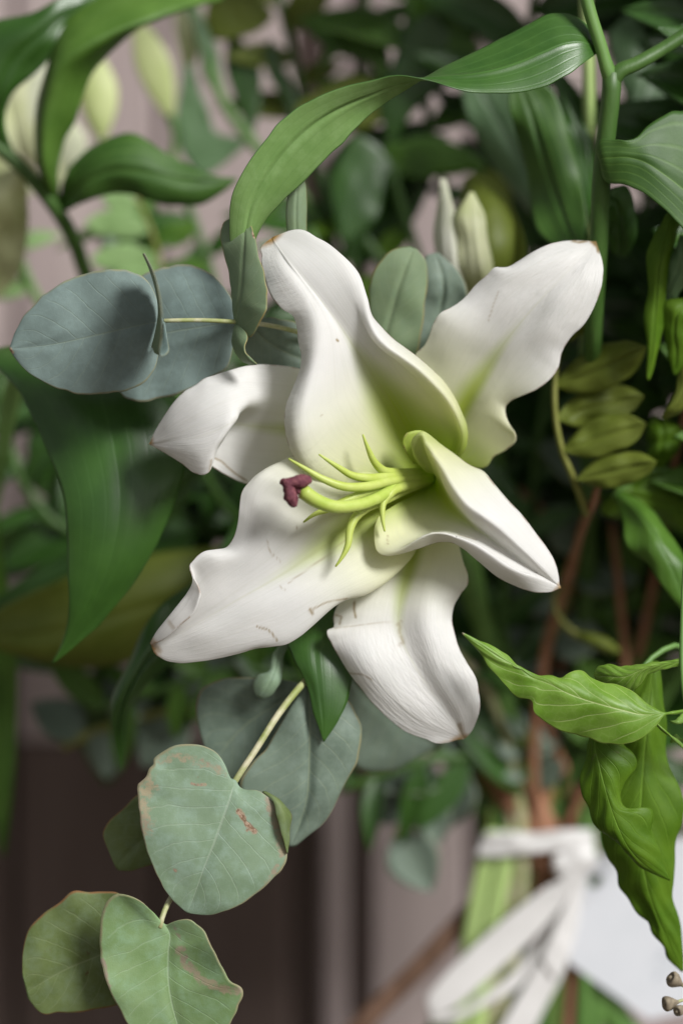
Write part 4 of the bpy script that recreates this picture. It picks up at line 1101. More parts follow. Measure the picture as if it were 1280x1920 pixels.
# ------------------------------------------------------------------ right edge: sprigs behind
re_ = thing('leafy_sprig', 'leafy sprig with narrow curling lime leaves hanging beside the right petal', 'sprig', (1010, 1640, 960))
tube('stem', to_tie((100, -10), 1120, 80) + [(1190,1250,700),(1260,900,420),(1300,650,260),(1310,480,200),(1300,400,190)], [10]*5 + [9,8,7,6], M['stem_r'], re_, 8, 60)
leaf(re_, [(1300,400,190),(1262,395,185),(1238,420,190),(1222,450,200),(1214,480,206),(1216,540,210),(1212,600,214),(1214,660,220),(1212,710,226)],
     [(1300,402,190),(1268,410,175),(1248,450,180),(1236,500,186),(1230,560,196),(1226,620,206),(1214,712,226)],
     [(1300,406,192),(1276,420,190),(1266,450,196),(1258,480,204),(1246,540,212),(1240,600,220),(1234,660,226),(1216,714,228)],
     [M['limed'], M['lime_b']], 0, 0, nu=60, nv=21, wav=4, crease=4)
leaf(re_, [(1310,480,200),(1280,440,190),(1262,470,200),(1248,520,220),(1236,570,230),(1220,600,240)],
     [(1310,485,200),(1288,480,184),(1270,510,196),(1252,550,216),(1222,602,240)],
     [(1310,490,200),(1296,520,196),(1276,545,210),(1258,580,226),(1224,606,242)],
     [M['teal'], M['lime_b']], 0, 0, nu=40, nv=17)
leaf(re_, [(1306,560,220),(1262,560,210),(1244,600,220),(1250,660,230),(1262,700,240)], [(1306,565,220),(1275,580,200),(1264,620,210),(1268,660,226),(1264,702,240)],
     [(1306,570,220),(1290,600,210),(1290,640,220),(1284,680,234),(1266,704,242)], [M['limed'], M['lime_b']], 0, 0, nu=40, nv=17)
leaf(re_, [(1300,650,260),(1276,690,250),(1262,740,250),(1240,780,260)], [(1300,655,260),(1288,700,240),(1274,750,244),(1242,782,260)],
     [(1300,660,260),(1300,715,250),(1288,765,256),(1246,786,262)], [M['olive'], M['lime_b']], 0, 0, nu=40, nv=17)
rf = thing('leafy_sprig', 'broad soft green leaf sprig hanging beside the red brown twigs', 'sprig', (1010, 1640, 960))
tube('stem', to_tie((80, 10), 1080, 100) + [(1170,1420,820),(1290,1220,560),(1330,1040,420),(1300,900,350),(1230,880,330),(1150,930,320)], [10]*5 + [9,8,7,6,5], M['stem'], rf, 8, 60)
leaf(rf, [(1150,930,320),(1170,980,290),(1182,1030,270),(1220,1064,260),(1250,1110,254),(1290,1160,260)],
     [(1160,925,318),(1200,965,270),(1230,1010,252),(1256,1060,246),(1292,1160,260)],
     [(1170,925,320),(1230,960,286),(1258,1000,272),(1280,1050,262),(1300,1100,258),(1296,1160,260)],
     [M['midg'], M['midg']], 0, 0, nu=50, nv=25, wav=5, crease=1)
leaf(rf, [(1150,928,320),(1130,945,330),(1160,975,350),(1230,980,360),(1290,1000,360)], [(1150,925,320),(1180,930,320),(1220,940,330),(1300,960,350)],
     [(1155,915,320),(1200,890,330),(1260,890,340),(1310,930,350)], [M['limed'], M['lime_b']], 0, 0, nu=40, nv=21, wav=5)
leaf(rf, [(1230,880,330),(1215,850,320),(1212,810,320),(1225,780,330)], [(1235,878,330),(1240,840,310),(1242,800,312),(1228,780,330)],
     [(1240,878,330),(1268,845,320),(1270,800,322),(1232,780,332)], [M['limed'], M['lime_b']], 0, 0, nu=30, nv=15)

# red brown twigs
for lab, pts, r in [('long red brown twig slanting down beside the right petal tip', [(1120,930,420),(1100,965,430),(1070,1070,480),(1030,1190,560),(1012,1290,640),(1000,1420,760),(1010,1606,930),(1000,1800,960),(960,2100,985),(930,2600,1010)], 10),
                    ('short upright red brown twig under the soft green leaf', [(1146,980,520),(1156,1060,520),(1164,1150,540),(1172,1230,580),(1160,1360,700),(1060,1560,900),(1030,1700,950),(1000,2100,990),(985,2600,1010)], 8),
                    ('thin red brown twig crossing the shadow behind the right petal', [(900,862,700),(950,905,690),(1004,946,690),(1060,1010,700),(1050,1250,800),(1025,1500,920),(1015,1700,960),(980,2100,990),(960,2600,1010)], 8)]:
    o = tube('twig', pts, [r * .8] + [r] * (len(pts) - 1), M['stem_r'], None, 8, 60)
    tag(o, lab, 'twig', 'red brown twigs')
pd = thing('seed_pod', 'slim green pod curving off the red brown twig', 'pod', (1036, 1090, 500))
tube('stalk', [(1060,1100,480),(1040,1115,470),(1042,1145,466),(1065,1178,466),(1090,1195,466)], [4,4,4.5,6,8], M['stem_o'], pd, 8, 24)
tube('pod', [(1080,1188,466),(1105,1198,462),(1130,1208,460),(1158,1222,462)], [6,13,14,7], M['olive'], pd, 10, 30)

# ------------------------------------------------------------------ leaves in the upper background
def simple(th, L, Mm, R, m, m2=None, d=0, **kw):
    return leaf(th, L, Mm, R, [M[m], M[m2 or m]], d, 6, nu=40, nv=17, **kw)
ub = thing('lily_plant', 'dark leaved stem crossing behind the long arching leaf', 'lily plant', (1010, 1640, 960))
tube('stem', to_tie((0, 0), 910, 80) + [(960,1200,960),(880,800,820),(790,500,740),(735,300,690),(735,180,680),(760,60,680),(780,-40,690)], [13]*5 + [12,11,10,9,8,8], M['stem_d'], ub, 8, 60)
simple(ub, [(735,270),(712,210),(730,130),(760,60),(800,20)], [(735,270),(745,210),(780,130),(810,70),(815,20)], [(737,270),(780,200),(835,160),(862,110),(820,20)], 'dark', d=(680, 600))
simple(ub, [(735,200),(680,140),(620,160),(570,185),(552,205)], [(735,200),(690,170),(630,190),(552,208)], [(735,205),(700,240),(640,240),(580,225),(553,210)], 'olive', d=(680, 640))
simple(ub, [(735,190),(680,110),(640,100),(600,130)], [(735,188),(690,90),(640,70),(598,128)], [(735,185),(720,70),(660,40),(610,80)], 'midg', d=(680, 700))
simple(ub, [(740,300),(690,260),(640,290),(620,380),(640,450)], [(740,300),(700,300),(670,350),(645,452)], [(742,305),(720,340),(712,400),(650,455)], 'dark', d=(690, 620))
simple(ub, [(735,310),(720,290),(760,262),(830,258),(905,300)], [(735,312),(770,295),(830,290),(910,310)], [(735,315),(770,335),(830,330),(880,325),(912,318)], 'midg', d=(690, 640))
simple(ub, [(745,110),(800,40),(850,30),(900,90)], [(745,112),(810,70),(860,70),(902,92)], [(745,115),(815,100),(860,105),(903,95)], 'midg', d=(680, 560))
simple(ub, [(905,330),(912,360),(930,400),(950,420)], [(905,325),(925,350),(940,390),(952,420)], [(905,315),(945,335),(960,380),(955,420)], 'olive', d=(640, 560))
uc = thing('lily_plant', 'slender stem with narrow soft blades among the pinkish gaps at the top', 'lily plant', (1010, 1640, 960))
tube('stem', to_tie((-20, -10), 890, 140) + [(900,1200,1000),(760,850,950),(640,520,900),(560,360,860),(470,262,820),(424,200,800),(396,137,790),(388,72,785),(360,10,780),(330,-40,780)],
     [12]*5 + [11,11,10,10,11,12,12,10,8], M['stem'], uc, 8, 80)
simple(uc, [(424,205),(380,140),(372,80),(340,10)], [(424,200),(398,140),(386,80),(342,8)], [(426,195),(414,140),(400,70),(344,6)], 'teal', d=(800, 760))
simple(uc, [(470,262),(400,320),(350,300),(334,220),(345,120)], [(470,262),(395,270),(365,220),(352,120)], [(468,258),(410,250),(385,200),(360,118)], 'teal', d=(820, 840))
simple(uc, [(470,265),(440,180),(420,110),(430,60)], [(470,262),(465,180),(450,110),(432,60)], [(472,262),(490,180),(480,110),(436,58)], 'dark', d=(820, 860))
simple(uc, [(430,-60),(390,0),(390,50),(430,75),(480,60)], [(440,-60),(430,0),(440,40),(482,58)], [(460,-60),(490,0),(510,30),(486,56)], 'olive', d=(760, 760))
simple(uc, [(560,360),(540,280),(535,200),(500,110),(505,70)], [(562,360),(555,280),(545,200),(515,120),(506,70)], [(564,360),(575,280),(562,200),(530,120),(508,70)], 'dark', d=(860, 840))
simple(uc, [(500,300),(470,330),(450,380),(470,430)], [(502,300),(500,340),(485,390),(472,432)], [(506,300),(530,350),(510,410),(475,433)], 'midg', d=(840, 840))
ud = thing('lily_plant', 'leafy stem rising behind the forked stem at the top right', 'lily plant', (1010, 1640, 960))
tube('stem', to_tie((60, -10), 1040, 120) + [(1130,1250,960),(1180,900,820),(1210,560,720),(1205,300,660),(1190,100,640),(1185,-60,640)], [12]*5 + [11,10,9,8,8], M['stem'], ud, 8, 60)
for L_, M_, R_, m in [([(1205,300),(1250,260),(1290,180),(1300,100)], [(1205,300),(1280,280),(1330,200),(1305,100)], [(1205,305),(1300,320),(1370,220),(1310,100)], 'dark'),
                      ([(1190,110),(1150,60),(1140,20),(1150,-30)], [(1190,110),(1180,50),(1175,10),(1155,-30)], [(1190,110),(1215,50),(1205,0),(1160,-30)], 'limed'),
                      ([(1190,100),(1210,40),(1230,0),(1270,-30)], [(1190,100),(1240,60),(1270,20),(1275,-30)], [(1190,105),(1270,100),(1310,50),(1280,-30)], 'midg'),
                      ([(1208,400),(1240,380),(1260,440),(1250,520)], [(1208,400),(1225,420),(1235,470),(1248,520)], [(1208,405),(1200,440),(1215,500),(1246,520)], 'dark'),
                      ([(1195,180),(1150,190),(1130,240),(1150,290)], [(1195,180),(1170,220),(1160,250),(1152,290)], [(1195,185),(1195,240),(1185,280),(1154,290)], 'olive')]:
    simple(ud, L_, M_, R_, m, d=(660, 620))

# ------------------------------------------------------------------ filler sprigs deep in the bunch
def lib_leaf(name, w, bend, cup, m):
    nu_, nv_ = 22, 9
    u = np.linspace(0, 1, nu_)[:, None]
    v = np.linspace(-1, 1, nv_)[None, :]
    wid = w * np.sin(np.pi * np.clip(u, 0, 1) ** 0.8) ** 0.85
    x = u * np.ones_like(v)
    y = wid * v
    z = -bend * u ** 2 + cup * wid * v ** 2 - 0.02 * np.exp(-(v / .15) ** 2)
    g = np.stack([x, y, z + 0 * x], 2)
    V = g.reshape(-1, 3)
    n_ = len(V)
    V2 = V - np.array([0, 0, 0.012])
    idx = np.arange(n_).reshape(nu_, nv_)
    a, b, c, d_ = idx[:-1, :-1].ravel(), idx[1:, :-1].ravel(), idx[1:, 1:].ravel(), idx[:-1, 1:].ravel()
    ring = np.concatenate([idx[:, 0], idx[-1, 1:], idx[-2::-1, -1], idx[0, -2:0:-1]])
    r2 = np.roll(ring, -1)
    F = np.concatenate([np.stack([a, b, c, d_], 1), np.stack([d_, c, b, a], 1) + n_, np.stack([ring + n_, r2 + n_, r2, ring], 1)])
    me = bpy.data.meshes.new(name)
    me.from_pydata(np.concatenate([V, V2]).tolist(), [], [tuple(int(i) for i in f) for f in F])
    uvs = np.stack([(u + 0 * v).ravel(), ((v + 1) / 2 + 0 * u).ravel()], 1)
    uvs = np.concatenate([uvs, uvs])
    lay = me.uv_layers.new(name='uv')
    vi = np.empty(len(me.loops), np.int32)
    me.loops.foreach_get('vertex_index', vi)
    lay.data.foreach_set('uv', uvs[vi].astype(np.float32).ravel())
    me.materials.append(m)
    me.polygons.foreach_set('use_smooth', np.full(len(me.polygons), True))
    return me
LIB = {}
for key, w in (('dark', 0.17), ('midg', 0.22), ('limed', 0.24), ('olive', 0.22), ('euc5', 0.40), ('teal', 0.16), ('palel', 0.22)):
    LIB[key] = [lib_leaf('leaf_' + key, w * random.uniform(.85, 1.15), random.uniform(.05, .4), random.uniform(.1, .5), M[key]) for _ in range(3)]

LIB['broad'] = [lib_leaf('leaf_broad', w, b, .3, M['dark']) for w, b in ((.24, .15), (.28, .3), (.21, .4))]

def filler(label, pts, key, ln, n, start, stem='stem_d', rad=9, foot=None, spread=None, dz=0):
    """a leafy stem: hidden run from the ribbon, then pts; n leaves set alternately along pts"""
    sp = spread if spread is not None else (random.uniform(-80, 80), 0)
    th = thing('leafy_sprig', label, 'sprig', (1010, 1640, 960), 'sprigs deep in the bunch')
    path = to_tie(sp, foot, dz) + pts
    tube('stem', path, [rad] * len(path), M[stem], th, 8, 60)
    P = W(np.array(pts, float))
    a = np.concatenate([[0], np.cumsum(np.linalg.norm(np.diff(P, axis=0), axis=1))])
    a /= a[-1]
    for i in range(n):
        f = start + (1 - start) * (i + 0.5) / n
        p = hermite(P, a, np.array([f]))[0]
        p2 = hermite(P, a, np.array([min(1, f + .02)]))[0]
        p1 = hermite(P, a, np.array([max(0, f - .02)]))[0]
        t = Vector(p2 - p1).normalized()
        side = 1 if i % 2 else -1
        out = Vector((0, -1, 0)).cross(t).normalized() * side
        dirn = (t * random.uniform(.2, .8) + out * random.uniform(.7, 1.0) + Vector((0, -1, 0)) * random.uniform(-.2, .5)).normalized()
        nrm = (Vector((0, -1, 0)) * random.uniform(.5, 1) + Vector((0, 0, 1)) * random.uniform(.1, .8) + Vector((1, 0, 0)) * random.uniform(-.3, .3))
        nrm = (nrm - dirn * nrm.dot(dirn)).normalized()
        yv = nrm.cross(dirn)
        k = ln * S * random.uniform(.75, 1.2)
        R = Matrix((dirn, yv, nrm)).transposed().to_4x4()
        me = random.choice(LIB[key])
        o = bpy.data.objects.new('leaf', me)
        COL.objects.link(o)
        o.parent = th
        o.matrix_local = Matrix.Translation(Vector(p) - th.location) @ R @ Matrix.Scale(k, 4)
    return th

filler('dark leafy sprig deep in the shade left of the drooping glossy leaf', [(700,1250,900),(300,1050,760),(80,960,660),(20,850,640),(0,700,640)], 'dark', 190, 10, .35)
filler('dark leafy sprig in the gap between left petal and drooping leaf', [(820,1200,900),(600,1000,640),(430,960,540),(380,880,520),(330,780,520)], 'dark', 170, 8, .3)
filler('mid green sprig behind the lower left petal tip', [(820,1350,900),(600,1280,700),(420,1260,560),(280,1300,560),(170,1330,600)], 'midg', 170, 9, .35)
filler('grey green sprig hanging blurred under the dark pointed leaf', [(860,1420,900),(600,1350,760),(380,1330,680),(240,1350,680),(120,1400,720)], 'euc5', 170, 7, .4, 'stem_o')
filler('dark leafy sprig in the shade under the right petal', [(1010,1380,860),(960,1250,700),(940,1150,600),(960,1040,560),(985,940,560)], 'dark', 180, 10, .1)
filler('dull blue green sprig behind the right petal tip', [(1010,1400,860),(1020,1250,740),(1060,1120,680),(1100,1000,640),(1120,860,640)], 'euc5', 150, 8, .1, 'stem_o')
filler('dark leafy sprig behind the upper right petal', [(1020,1300,900),(1000,1000,720),(1010,820,620),(1050,660,560),(1100,540,540)], 'dark', 190, 11, .2)
filler('mid green sprig behind the right edge leaves', [(1080,1350,900),(1170,1150,700),(1220,1000,600),(1250,820,560),(1240,620,540)], 'midg', 170, 12, .15)
filler('dark leafy sprig behind the neck of the upper petal', [(960,1250,960),(840,900,800),(700,680,680),(620,540,640),(580,430,640)], 'dark', 190, 10, .3)
filler('grass green sprig behind the upper petal and bud', [(980,1250,1000),(900,900,860),(800,640,760),(720,500,720),(650,400,720)], 'limed', 150, 8, .4)
filler('mid green sprig under the broad soft leaf at the upper left', [(820,1250,1000),(520,900,880),(360,660,800),(270,500,780),(200,400,780)], 'midg', 170, 8, .4)
filler('dark leafy sprig between broad soft leaf and eucalyptus', [(840,1250,1000),(560,860,900),(420,600,840),(380,460,820),(350,380,820)], 'dark', 170, 8, .45)
filler('pale green sprig at the left edge under the thick stem', [(780,1250,1000),(400,900,860),(160,680,760),(60,540,720),(20,430,700)], 'palel', 130, 9, .4, 'stem')
filler('olive sprig at the top among the pinkish gaps', [(900,1200,1040),(740,800,1000),(610,400,960),(560,150,940),(520,-20,940)], 'olive', 180, 6, .75)
filler('mid green sprig at the top beside the hanging bud', [(930,1200,1040),(820,800,980),(700,300,940),(680,120,920),(690,-40,920)], 'midg', 170, 6, .72)
filler('dark leafy sprig above the arching leaf', [(980,1200,1040),(960,800,980),(930,420,920),(940,200,900),(1000,20,880)], 'dark', 200, 7, .6)
filler('dark leafy sprig under the lower petal', [(960,1440,880),(860,1420,700),(780,1430,620),(700,1460,600),(640,1480,620)], 'dark', 190, 7, .1)
filler('dull blue green sprig above the ribbon', [(1000,1480,930),(990,1440,860),(985,1410,820),(990,1380,800),(1010,1350,800)], 'euc5', 90, 7, .1, 'stem_o')
filler('dull green sprig behind the lower petal tip', [(980,1460,900),(900,1440,820),(830,1460,780),(780,1510,790),(740,1580,820)], 'euc5', 150, 6, .2, 'stem_o')
filler('mid green sprig in the lower right corner behind the hanging leaves', [(1060,1480,900),(1150,1330,760),(1200,1240,700),(1230,1180,680),(1250,1100,680)], 'midg', 150, 9, .1)
filler('dark leafy sprig at the far right top', [(1080,1200,980),(1200,800,860),(1260,500,780),(1280,300,760),(1290,100,760)], 'dark', 190, 10, .4)

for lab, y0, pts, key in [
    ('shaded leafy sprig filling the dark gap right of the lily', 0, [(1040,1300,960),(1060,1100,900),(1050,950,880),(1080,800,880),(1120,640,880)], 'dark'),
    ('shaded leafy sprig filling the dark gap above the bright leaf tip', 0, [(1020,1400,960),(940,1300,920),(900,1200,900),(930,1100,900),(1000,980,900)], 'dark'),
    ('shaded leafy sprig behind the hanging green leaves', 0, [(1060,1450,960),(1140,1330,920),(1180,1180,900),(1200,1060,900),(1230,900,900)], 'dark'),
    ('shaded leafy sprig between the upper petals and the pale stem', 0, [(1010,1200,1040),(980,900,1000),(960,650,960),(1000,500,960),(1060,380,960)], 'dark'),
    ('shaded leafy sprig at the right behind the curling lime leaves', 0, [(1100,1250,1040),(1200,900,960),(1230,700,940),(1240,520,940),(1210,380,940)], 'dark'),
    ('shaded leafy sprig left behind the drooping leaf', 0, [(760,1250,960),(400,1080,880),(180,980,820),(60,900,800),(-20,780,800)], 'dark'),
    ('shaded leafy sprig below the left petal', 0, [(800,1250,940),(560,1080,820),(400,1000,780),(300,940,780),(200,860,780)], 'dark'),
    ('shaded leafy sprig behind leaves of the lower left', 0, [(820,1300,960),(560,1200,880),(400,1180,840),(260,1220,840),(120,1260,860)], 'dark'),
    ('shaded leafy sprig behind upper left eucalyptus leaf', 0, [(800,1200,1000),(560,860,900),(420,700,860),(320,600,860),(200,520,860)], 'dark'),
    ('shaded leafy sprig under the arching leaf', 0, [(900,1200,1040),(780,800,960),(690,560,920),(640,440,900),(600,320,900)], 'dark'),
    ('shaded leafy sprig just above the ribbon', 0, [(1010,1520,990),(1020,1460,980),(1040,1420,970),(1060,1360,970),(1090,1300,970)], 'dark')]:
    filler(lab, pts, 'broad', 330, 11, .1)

for lab, pts, key in [  # sprigs added beyond the view to keep sun off the deep leaves
    ('leafy sprig added for shade, reaching out beyond the right edge leaves', [(1150,1350,800),(1400,1100,500),(1480,900,350),(1500,700,280),(1480,500,260)], 'midg'),
    ('leafy sprig added for shade, rising beyond the top right fork', [(1150,1000,800),(1380,600,500),(1450,300,360),(1460,50,300),(1420,-200,280)], 'dark'),
    ('leafy sprig added for shade, rising above the arching leaf top', [(1020,800,900),(980,300,700),(1000,0,520),(1040,-200,400),(1060,-420,340)], 'dark'),
    ('leafy sprig added for shade, rising above the hanging white bud', [(960,800,900),(820,300,800),(760,-40,620),(740,-220,500),(720,-420,420)], 'midg'),
    ('leafy sprig added for shade, far out on the right of the bunch', [(1200,1300,860),(1500,1150,640),(1640,950,500),(1700,700,440),(1720,450,420)], 'dark'),
    ('leafy sprig added for shade, high above the forked stem', [(1150,800,860),(1300,200,640),(1340,-150,480),(1340,-380,420),(1320,-600,400)], 'dark')]:
    filler(lab, pts, key, 300, 14, .45)
for lab, pts in [  # denser broad leaves, also added out of view to darken the gaps
    ('broad leaved sprig added for shade, spreading out beyond the right edge leaves', [(1300,1300,900),(1500,900,600),(1580,600,420),(1620,350,330),(1640,100,300)]),
    ('broad leaved sprig added for shade, outermost on the right of the bunch', [(1300,1350,900),(1600,1050,700),(1820,750,520),(1900,500,440),(1940,250,420)]),
    ('broad leaved sprig added for shade, low on the right side of the bunch', [(1250,1450,900),(1500,1250,640),(1640,1050,460),(1720,850,380),(1760,650,340)]),
    ('broad leaved sprig added for shade, high on the right side of the bunch', [(1250,900,900),(1500,400,640),(1620,100,460),(1700,-150,380),(1740,-350,340)]),
    ('broad leaved sprig added for shade, towering over the top right fork', [(1200,800,900),(1380,200,640),(1460,-100,460),(1500,-300,380),(1520,-520,340)]),
    ('broad leaved sprig added for shade, between fork and outer leaves', [(1250,1100,900),(1420,700,600),(1500,400,420),(1540,200,330),(1560,0,280)])]:
    filler(lab, pts, 'broad', 430, 16, .3)

# bare stalks of the bunch under the ribbon
for i, (lab, pts, r, m) in enumerate([
    ('thick pale green stalk leaving the ribbon on its left side', [(930,1560,930),(905,1660,940),(885,1780,950),(868,1920,960),(840,2600,1000)], 22, 'stem_p'),
    ('second pale green stalk next to the thick one under the ribbon', [(960,1560,900),(930,1690,920),(905,1820,930),(892,1960,940),(880,2600,1000)], 17, 'stem_p'),
    ('bright green stalk passing under the lower edge of the card', [(1000,1560,1000),(1030,1720,1000),(1110,1840,1000),(1190,1960,1010),(1400,2560,1080)], 26, 'stem'),
    ('red brown stalk between the pale stalks and ribbon loop', [(950,1560,980),(945,1680,985),(960,1780,990),(985,1920,990),(1000,2600,1010)], 17, 'stem_r'),
    ('dark red brown stalk behind the ribbon tail', [(1010,1560,1010),(1030,1700,1010),(1055,1820,1010),(1075,1950,1010),(1100,2600,1010)], 26, 'stem_r'),
    ('thick red brown branch entering the ribbon from above', [(1040,1640,950),(1010,1560,930),(965,1480,900),(925,1410,880),(900,1350,870)], 40, 'stem_r'),
    ('olive stalk slanting into the ribbon from upper left', [(1000,1640,1000),(950,1570,990),(900,1510,970),(860,1450,950),(830,1380,940)], 18, 'stem_d'),
    ('long dark brown twig slanting out to the lower left', [(1000,1570,1000),(900,1690,1010),(800,1800,1020),(680,1920,1030),(560,2060,1040),(300,2560,1060)], 20, 'bark'),
    ]):
    o = tube('stalk', pts, [r] * len(pts), M[m], None, 12, 40, bump=0.02, seed=i)
    tag(o, lab, 'stalk', 'stalks of the bunch')

# ------------------------------------------------------------------ ribbon and card
rb = thing('ribbon', 'white satin ribbon tied round the stalks with a loop and tail', 'ribbon', (1010, 1606, 940))
def strip(name, e1, e2, mats, nu=70, nv=9, disp=1.5, thick=2.5, mix=0.2):
    g = loft([np.array(e1, float), (np.array(fill_mid(e1, e2)) if False else np.array(mid(e1, e2), float)), np.array(e2, float)], nu, nv, mix)
    dz = disp * smooth_noise((nu, nv), (8, 2), len(name) + nu)
    return sheet(name, g, mats, rb, thick, -1, dz, None, False)
def mid(e1, e2):
    e1, e2 = np.array(e1, float), np.array(e2, float)
    return (e1 + e2) / 2
RM = [M['ribbon']]
# band round the stalks (closed round the back)
bt = [(890,1578,930),(905,1574,900),(950,1574,868),(1000,1570,852),(1060,1566,850),(1110,1560,870),(1140,1562,910),(1130,1566,980),(1080,1570,1040),(1000,1574,1060),(930,1576,1030),(893,1578,970),(890,1578,930)]
bb = [(888,1634,932),(903,1644,902),(950,1652,866),(1000,1656,850),(1060,1652,848),(1110,1640,868),(1142,1630,912),(1132,1630,982),(1080,1636,1042),(1000,1640,1062),(930,1640,1032),(891,1636,972),(888,1634,932)]
strip('band', bt, bb, RM, 90, 15, 4.0)
bt2 = [(900,1566,905),(950,1560,862),(1000,1562,846),(1060,1556,842),(1112,1556,862)]
bb2 = [(896,1606,906),(950,1606,858),(1000,1600,842),(1060,1594,838),(1112,1598,860)]
strip('band', bt2, bb2, RM, 50, 11, 5.0)
# knot
V_, F_ = blob((1062,1620,838), (1092,1612,842), 27, 5, 18, 14)
mesh_obj('knot', W(np.array(V_)), F_, RM, rb, np.zeros((len(V_), 2)))
# loop: out to the lower left and back
strip('loop', [(1092,1612,828),(1052,1648,812),(1000,1682,800),(930,1738,796),(870,1792,800),(822,1842,810),(798,1876,826),(803,1902,846),(850,1898,866),(910,1866,872),(960,1826,868),(1020,1750,862),(1080,1650,850)],
      [(1088,1648,836),(1058,1694,826),(1012,1748,816),(956,1800,812),(900,1850,812),(852,1890,818),(812,1912,832),(806,1916,850),(850,1914,872),(905,1886,880),(970,1852,878),(1040,1770,868),(1092,1660,852)], RM, 110, 13, 2.0)
# tail
strip('tail', [(1080,1636,836),(1040,1740,826),(1000,1820,836),(960,1890,850),(900,1990,870),(850,2080,890)],
      [(1094,1652,842),(1076,1760,834),(1054,1830,844),(1022,1890,858),(970,1990,880),(915,2080,900)], RM, 60, 11, 2.0)
strip('tail', [(1090,1600,838),(1066,1680,818),(1040,1740,812),(1015,1800,816)],
      [(1098,1640,842),(1086,1700,828),(1064,1780,822),(1040,1838,830)], RM, 40, 9, 2.0)

card = thing('gift_card', 'blank white punched card hanging from the ribbon, faint grey writing', 'card', (1112, 1650, 870))
def card_pt(a, b):
    """card plane: a along its upper edge, b downwards, from the punched corner"""
    return np.array([1088 + a * 0.93 - b * 0.11, 1612 - a * 0.20 + b * 0.99, 866 + a * 0.10 + b * 0.16])
outline = [(14, 0), (420, 0), (432, 10), (432, 330), (424, 340), (176, 340), (0, 196), (-2, 20)]
# plate with a round hole, built as a ring of quads from the hole to the outline
hc, hr = np.array([36.0, 48.0]), 13.0
nn = 96
angs = np.linspace(0, 2 * np.pi, nn, endpoint=False)
def ray_out(an):
    dv = np.array([math.cos(an), math.sin(an)])
    best = 1e9
    for p, q in zip(outline, outline[1:] + outline[:1]):
        p, q = np.array(p, float), np.array(q, float)
        e = q - p
        den = dv[0] * e[1] - dv[1] * e[0]
        if abs(den) < 1e-9:
            continue
        w_ = p - hc
        t_ = (w_[0] * e[1] - w_[1] * e[0]) / den
        s_ = (w_[0] * dv[1] - w_[1] * dv[0]) / den
        if t_ > 0 and -1e-6 <= s_ <= 1 + 1e-6:
            best = min(best, t_)
    return hc + dv * best
for p in outline:            # make sure the corners are hit exactly
    an = math.atan2(p[1] - hc[1], p[0] - hc[0]) % (2 * math.pi)
    angs[np.argmin(np.abs(angs - an))] = an
angs.sort()
inn = [hc + hr * np.array([math.cos(a), math.sin(a)]) for a in angs]
out_ = [ray_out(a) for a in angs]
V_ = []
for off in (0.0, 4.0):
    for ring in (inn, out_):
        for p in ring:
            q = card_pt(*p)
            V_.append(q + np.array([0, 0, off]))
F_ = []
for j in range(nn):
    k = (j + 1) % nn
    F_.append((j, k, nn + k, nn + j)[::-1])
    F_.append((2 * nn + j, 2 * nn + k, 3 * nn + k, 3 * nn + j))
    F_.append((nn + j, nn + k, 3 * nn + k, 3 * nn + j)[::-1])
    F_.append((j, k, 2 * nn + k, 2 * nn + j))
mesh_obj('plate', W(np.array(V_)), F_, [M['card']], card, np.zeros((len(V_), 2)), None, False)
# faint grey handwriting near the lower part: short strokes in slanting lines
sv, sf = [], []
rr = np.random.default_rng(3)
for row in range(2):
    x = 178.0
    while x < 330:
        y0 = 232 + row * 34 + (x - 178) * -0.55 + rr.normal() * 2
        hgt = rr.uniform(10, 20)
        lean = rr.uniform(2, 7)
        q = [(x, y0), (x + 2.2, y0), (x + 2.2 + lean, y0 - hgt), (x + lean, y0 - hgt)]
        b0 = len(sv)
        for p in q:
            sv.append(card_pt(*p) + np.array([0, 0, -1.0]))
        sf.append((b0, b0 + 1, b0 + 2, b0 + 3))
        x += rr.uniform(5, 9) if rr.random() > .15 else 16
pr = mesh_obj('writing', W(np.array(sv)), sf, [M['ink']], card, np.zeros((len(sv), 2)), None, False)

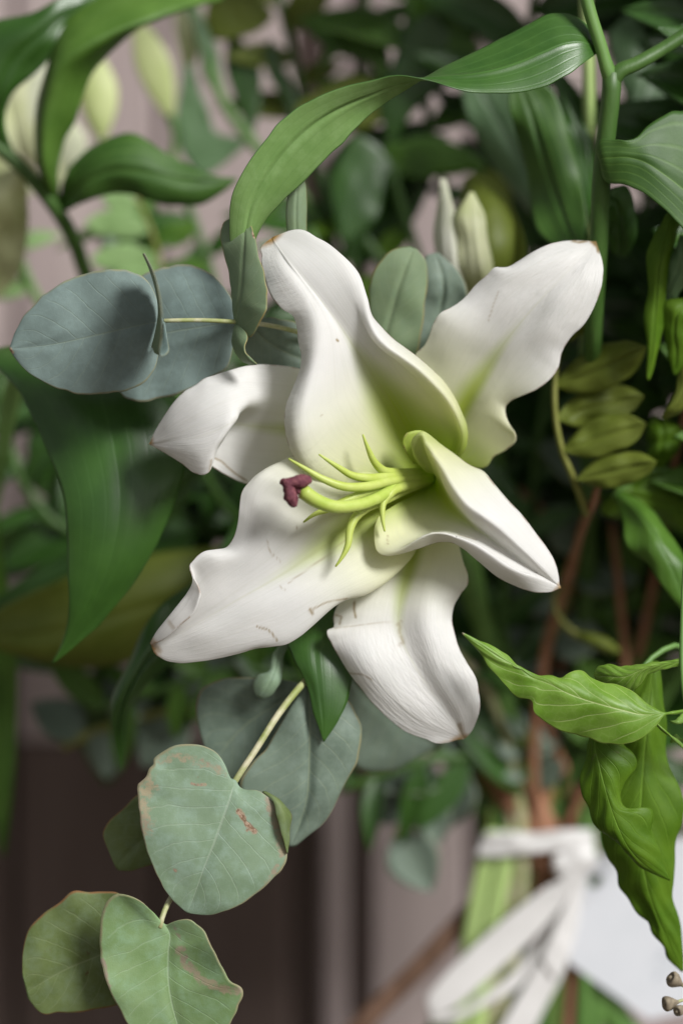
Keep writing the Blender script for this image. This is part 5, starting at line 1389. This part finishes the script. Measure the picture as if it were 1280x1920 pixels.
# ------------------------------------------------------------------ seed cups in the lower right corner
sc_ = thing('seed_sprig', 'twig of small grey eucalyptus seed cups in front of the card', 'seeds', (1300, 1870, -20))
tube('stem', [(1150,2600,900),(1220,2300,500),(1290,2080,120),(1306,1960,10),(1300,1880,-20),(1296,1840,-22),(1292,1800,-20)], [7,7,6,5,4.5,4,3], M['stem_e'], sc_, 8, 50)
def seed_cup(c, tip, r):
    c, tip = np.array(c, float), np.array(tip, float)
    ax = tip - c
    Ln = np.linalg.norm(ax); t = ax / Ln
    e1 = np.cross(t, [0.2, 0.3, 0.9]); e1 /= np.linalg.norm(e1); e2 = np.cross(t, e1)
    prof = [(-0.2, .18), (0.0, .34), (.25, .62), (.55, .92), (.78, 1.0), (.92, .93), (1.0, .80), (.97, .62), (.86, .45), (1.02, .30), (1.12, .10)]
    ns = 16
    vs = []
    for z, q in prof:
        for j in range(ns):
            a = 2 * math.pi * j / ns
            k = r * q * (1 + 0.06 * math.cos(4 * a))
            vs.append(c + ax * z + k * (math.cos(a) * e1 + math.sin(a) * e2))
    n_ = len(prof)
    fs = [(i * ns + j, i * ns + (j + 1) % ns, (i + 1) * ns + (j + 1) % ns, (i + 1) * ns + j) for i in range(n_ - 1) for j in range(ns)]
    fs += [tuple(range(ns))[::-1], tuple((n_ - 1) * ns + j for j in range(ns))]
    return mesh_obj('seed_cup', W(np.array(vs)), fs, [M['seed']], sc_, np.zeros((len(vs), 2)))
for c, t, r in [((1276,1846,-30),(1256,1834,-44),15), ((1268,1880,-32),(1244,1884,-40),15), ((1284,1890,-34),(1268,1898,-52),11), ((1300,1806,-20),(1290,1786,-30),13)]:
    seed_cup(c, t, r)
for a, b in [((1298,1862,-20),(1276,1846,-30)), ((1300,1872,-20),(1268,1880,-32)), ((1301,1882,-20),(1284,1890,-34)), ((1296,1830,-22),(1300,1806,-20))]:
    tube('seed_stalk', [a, ((a[0] + b[0]) / 2, (a[1] + b[1]) / 2 - 1, (a[2] + b[2]) / 2), b], [3, 3, 3.5], M['stem_e'], sc_, 8, 8)
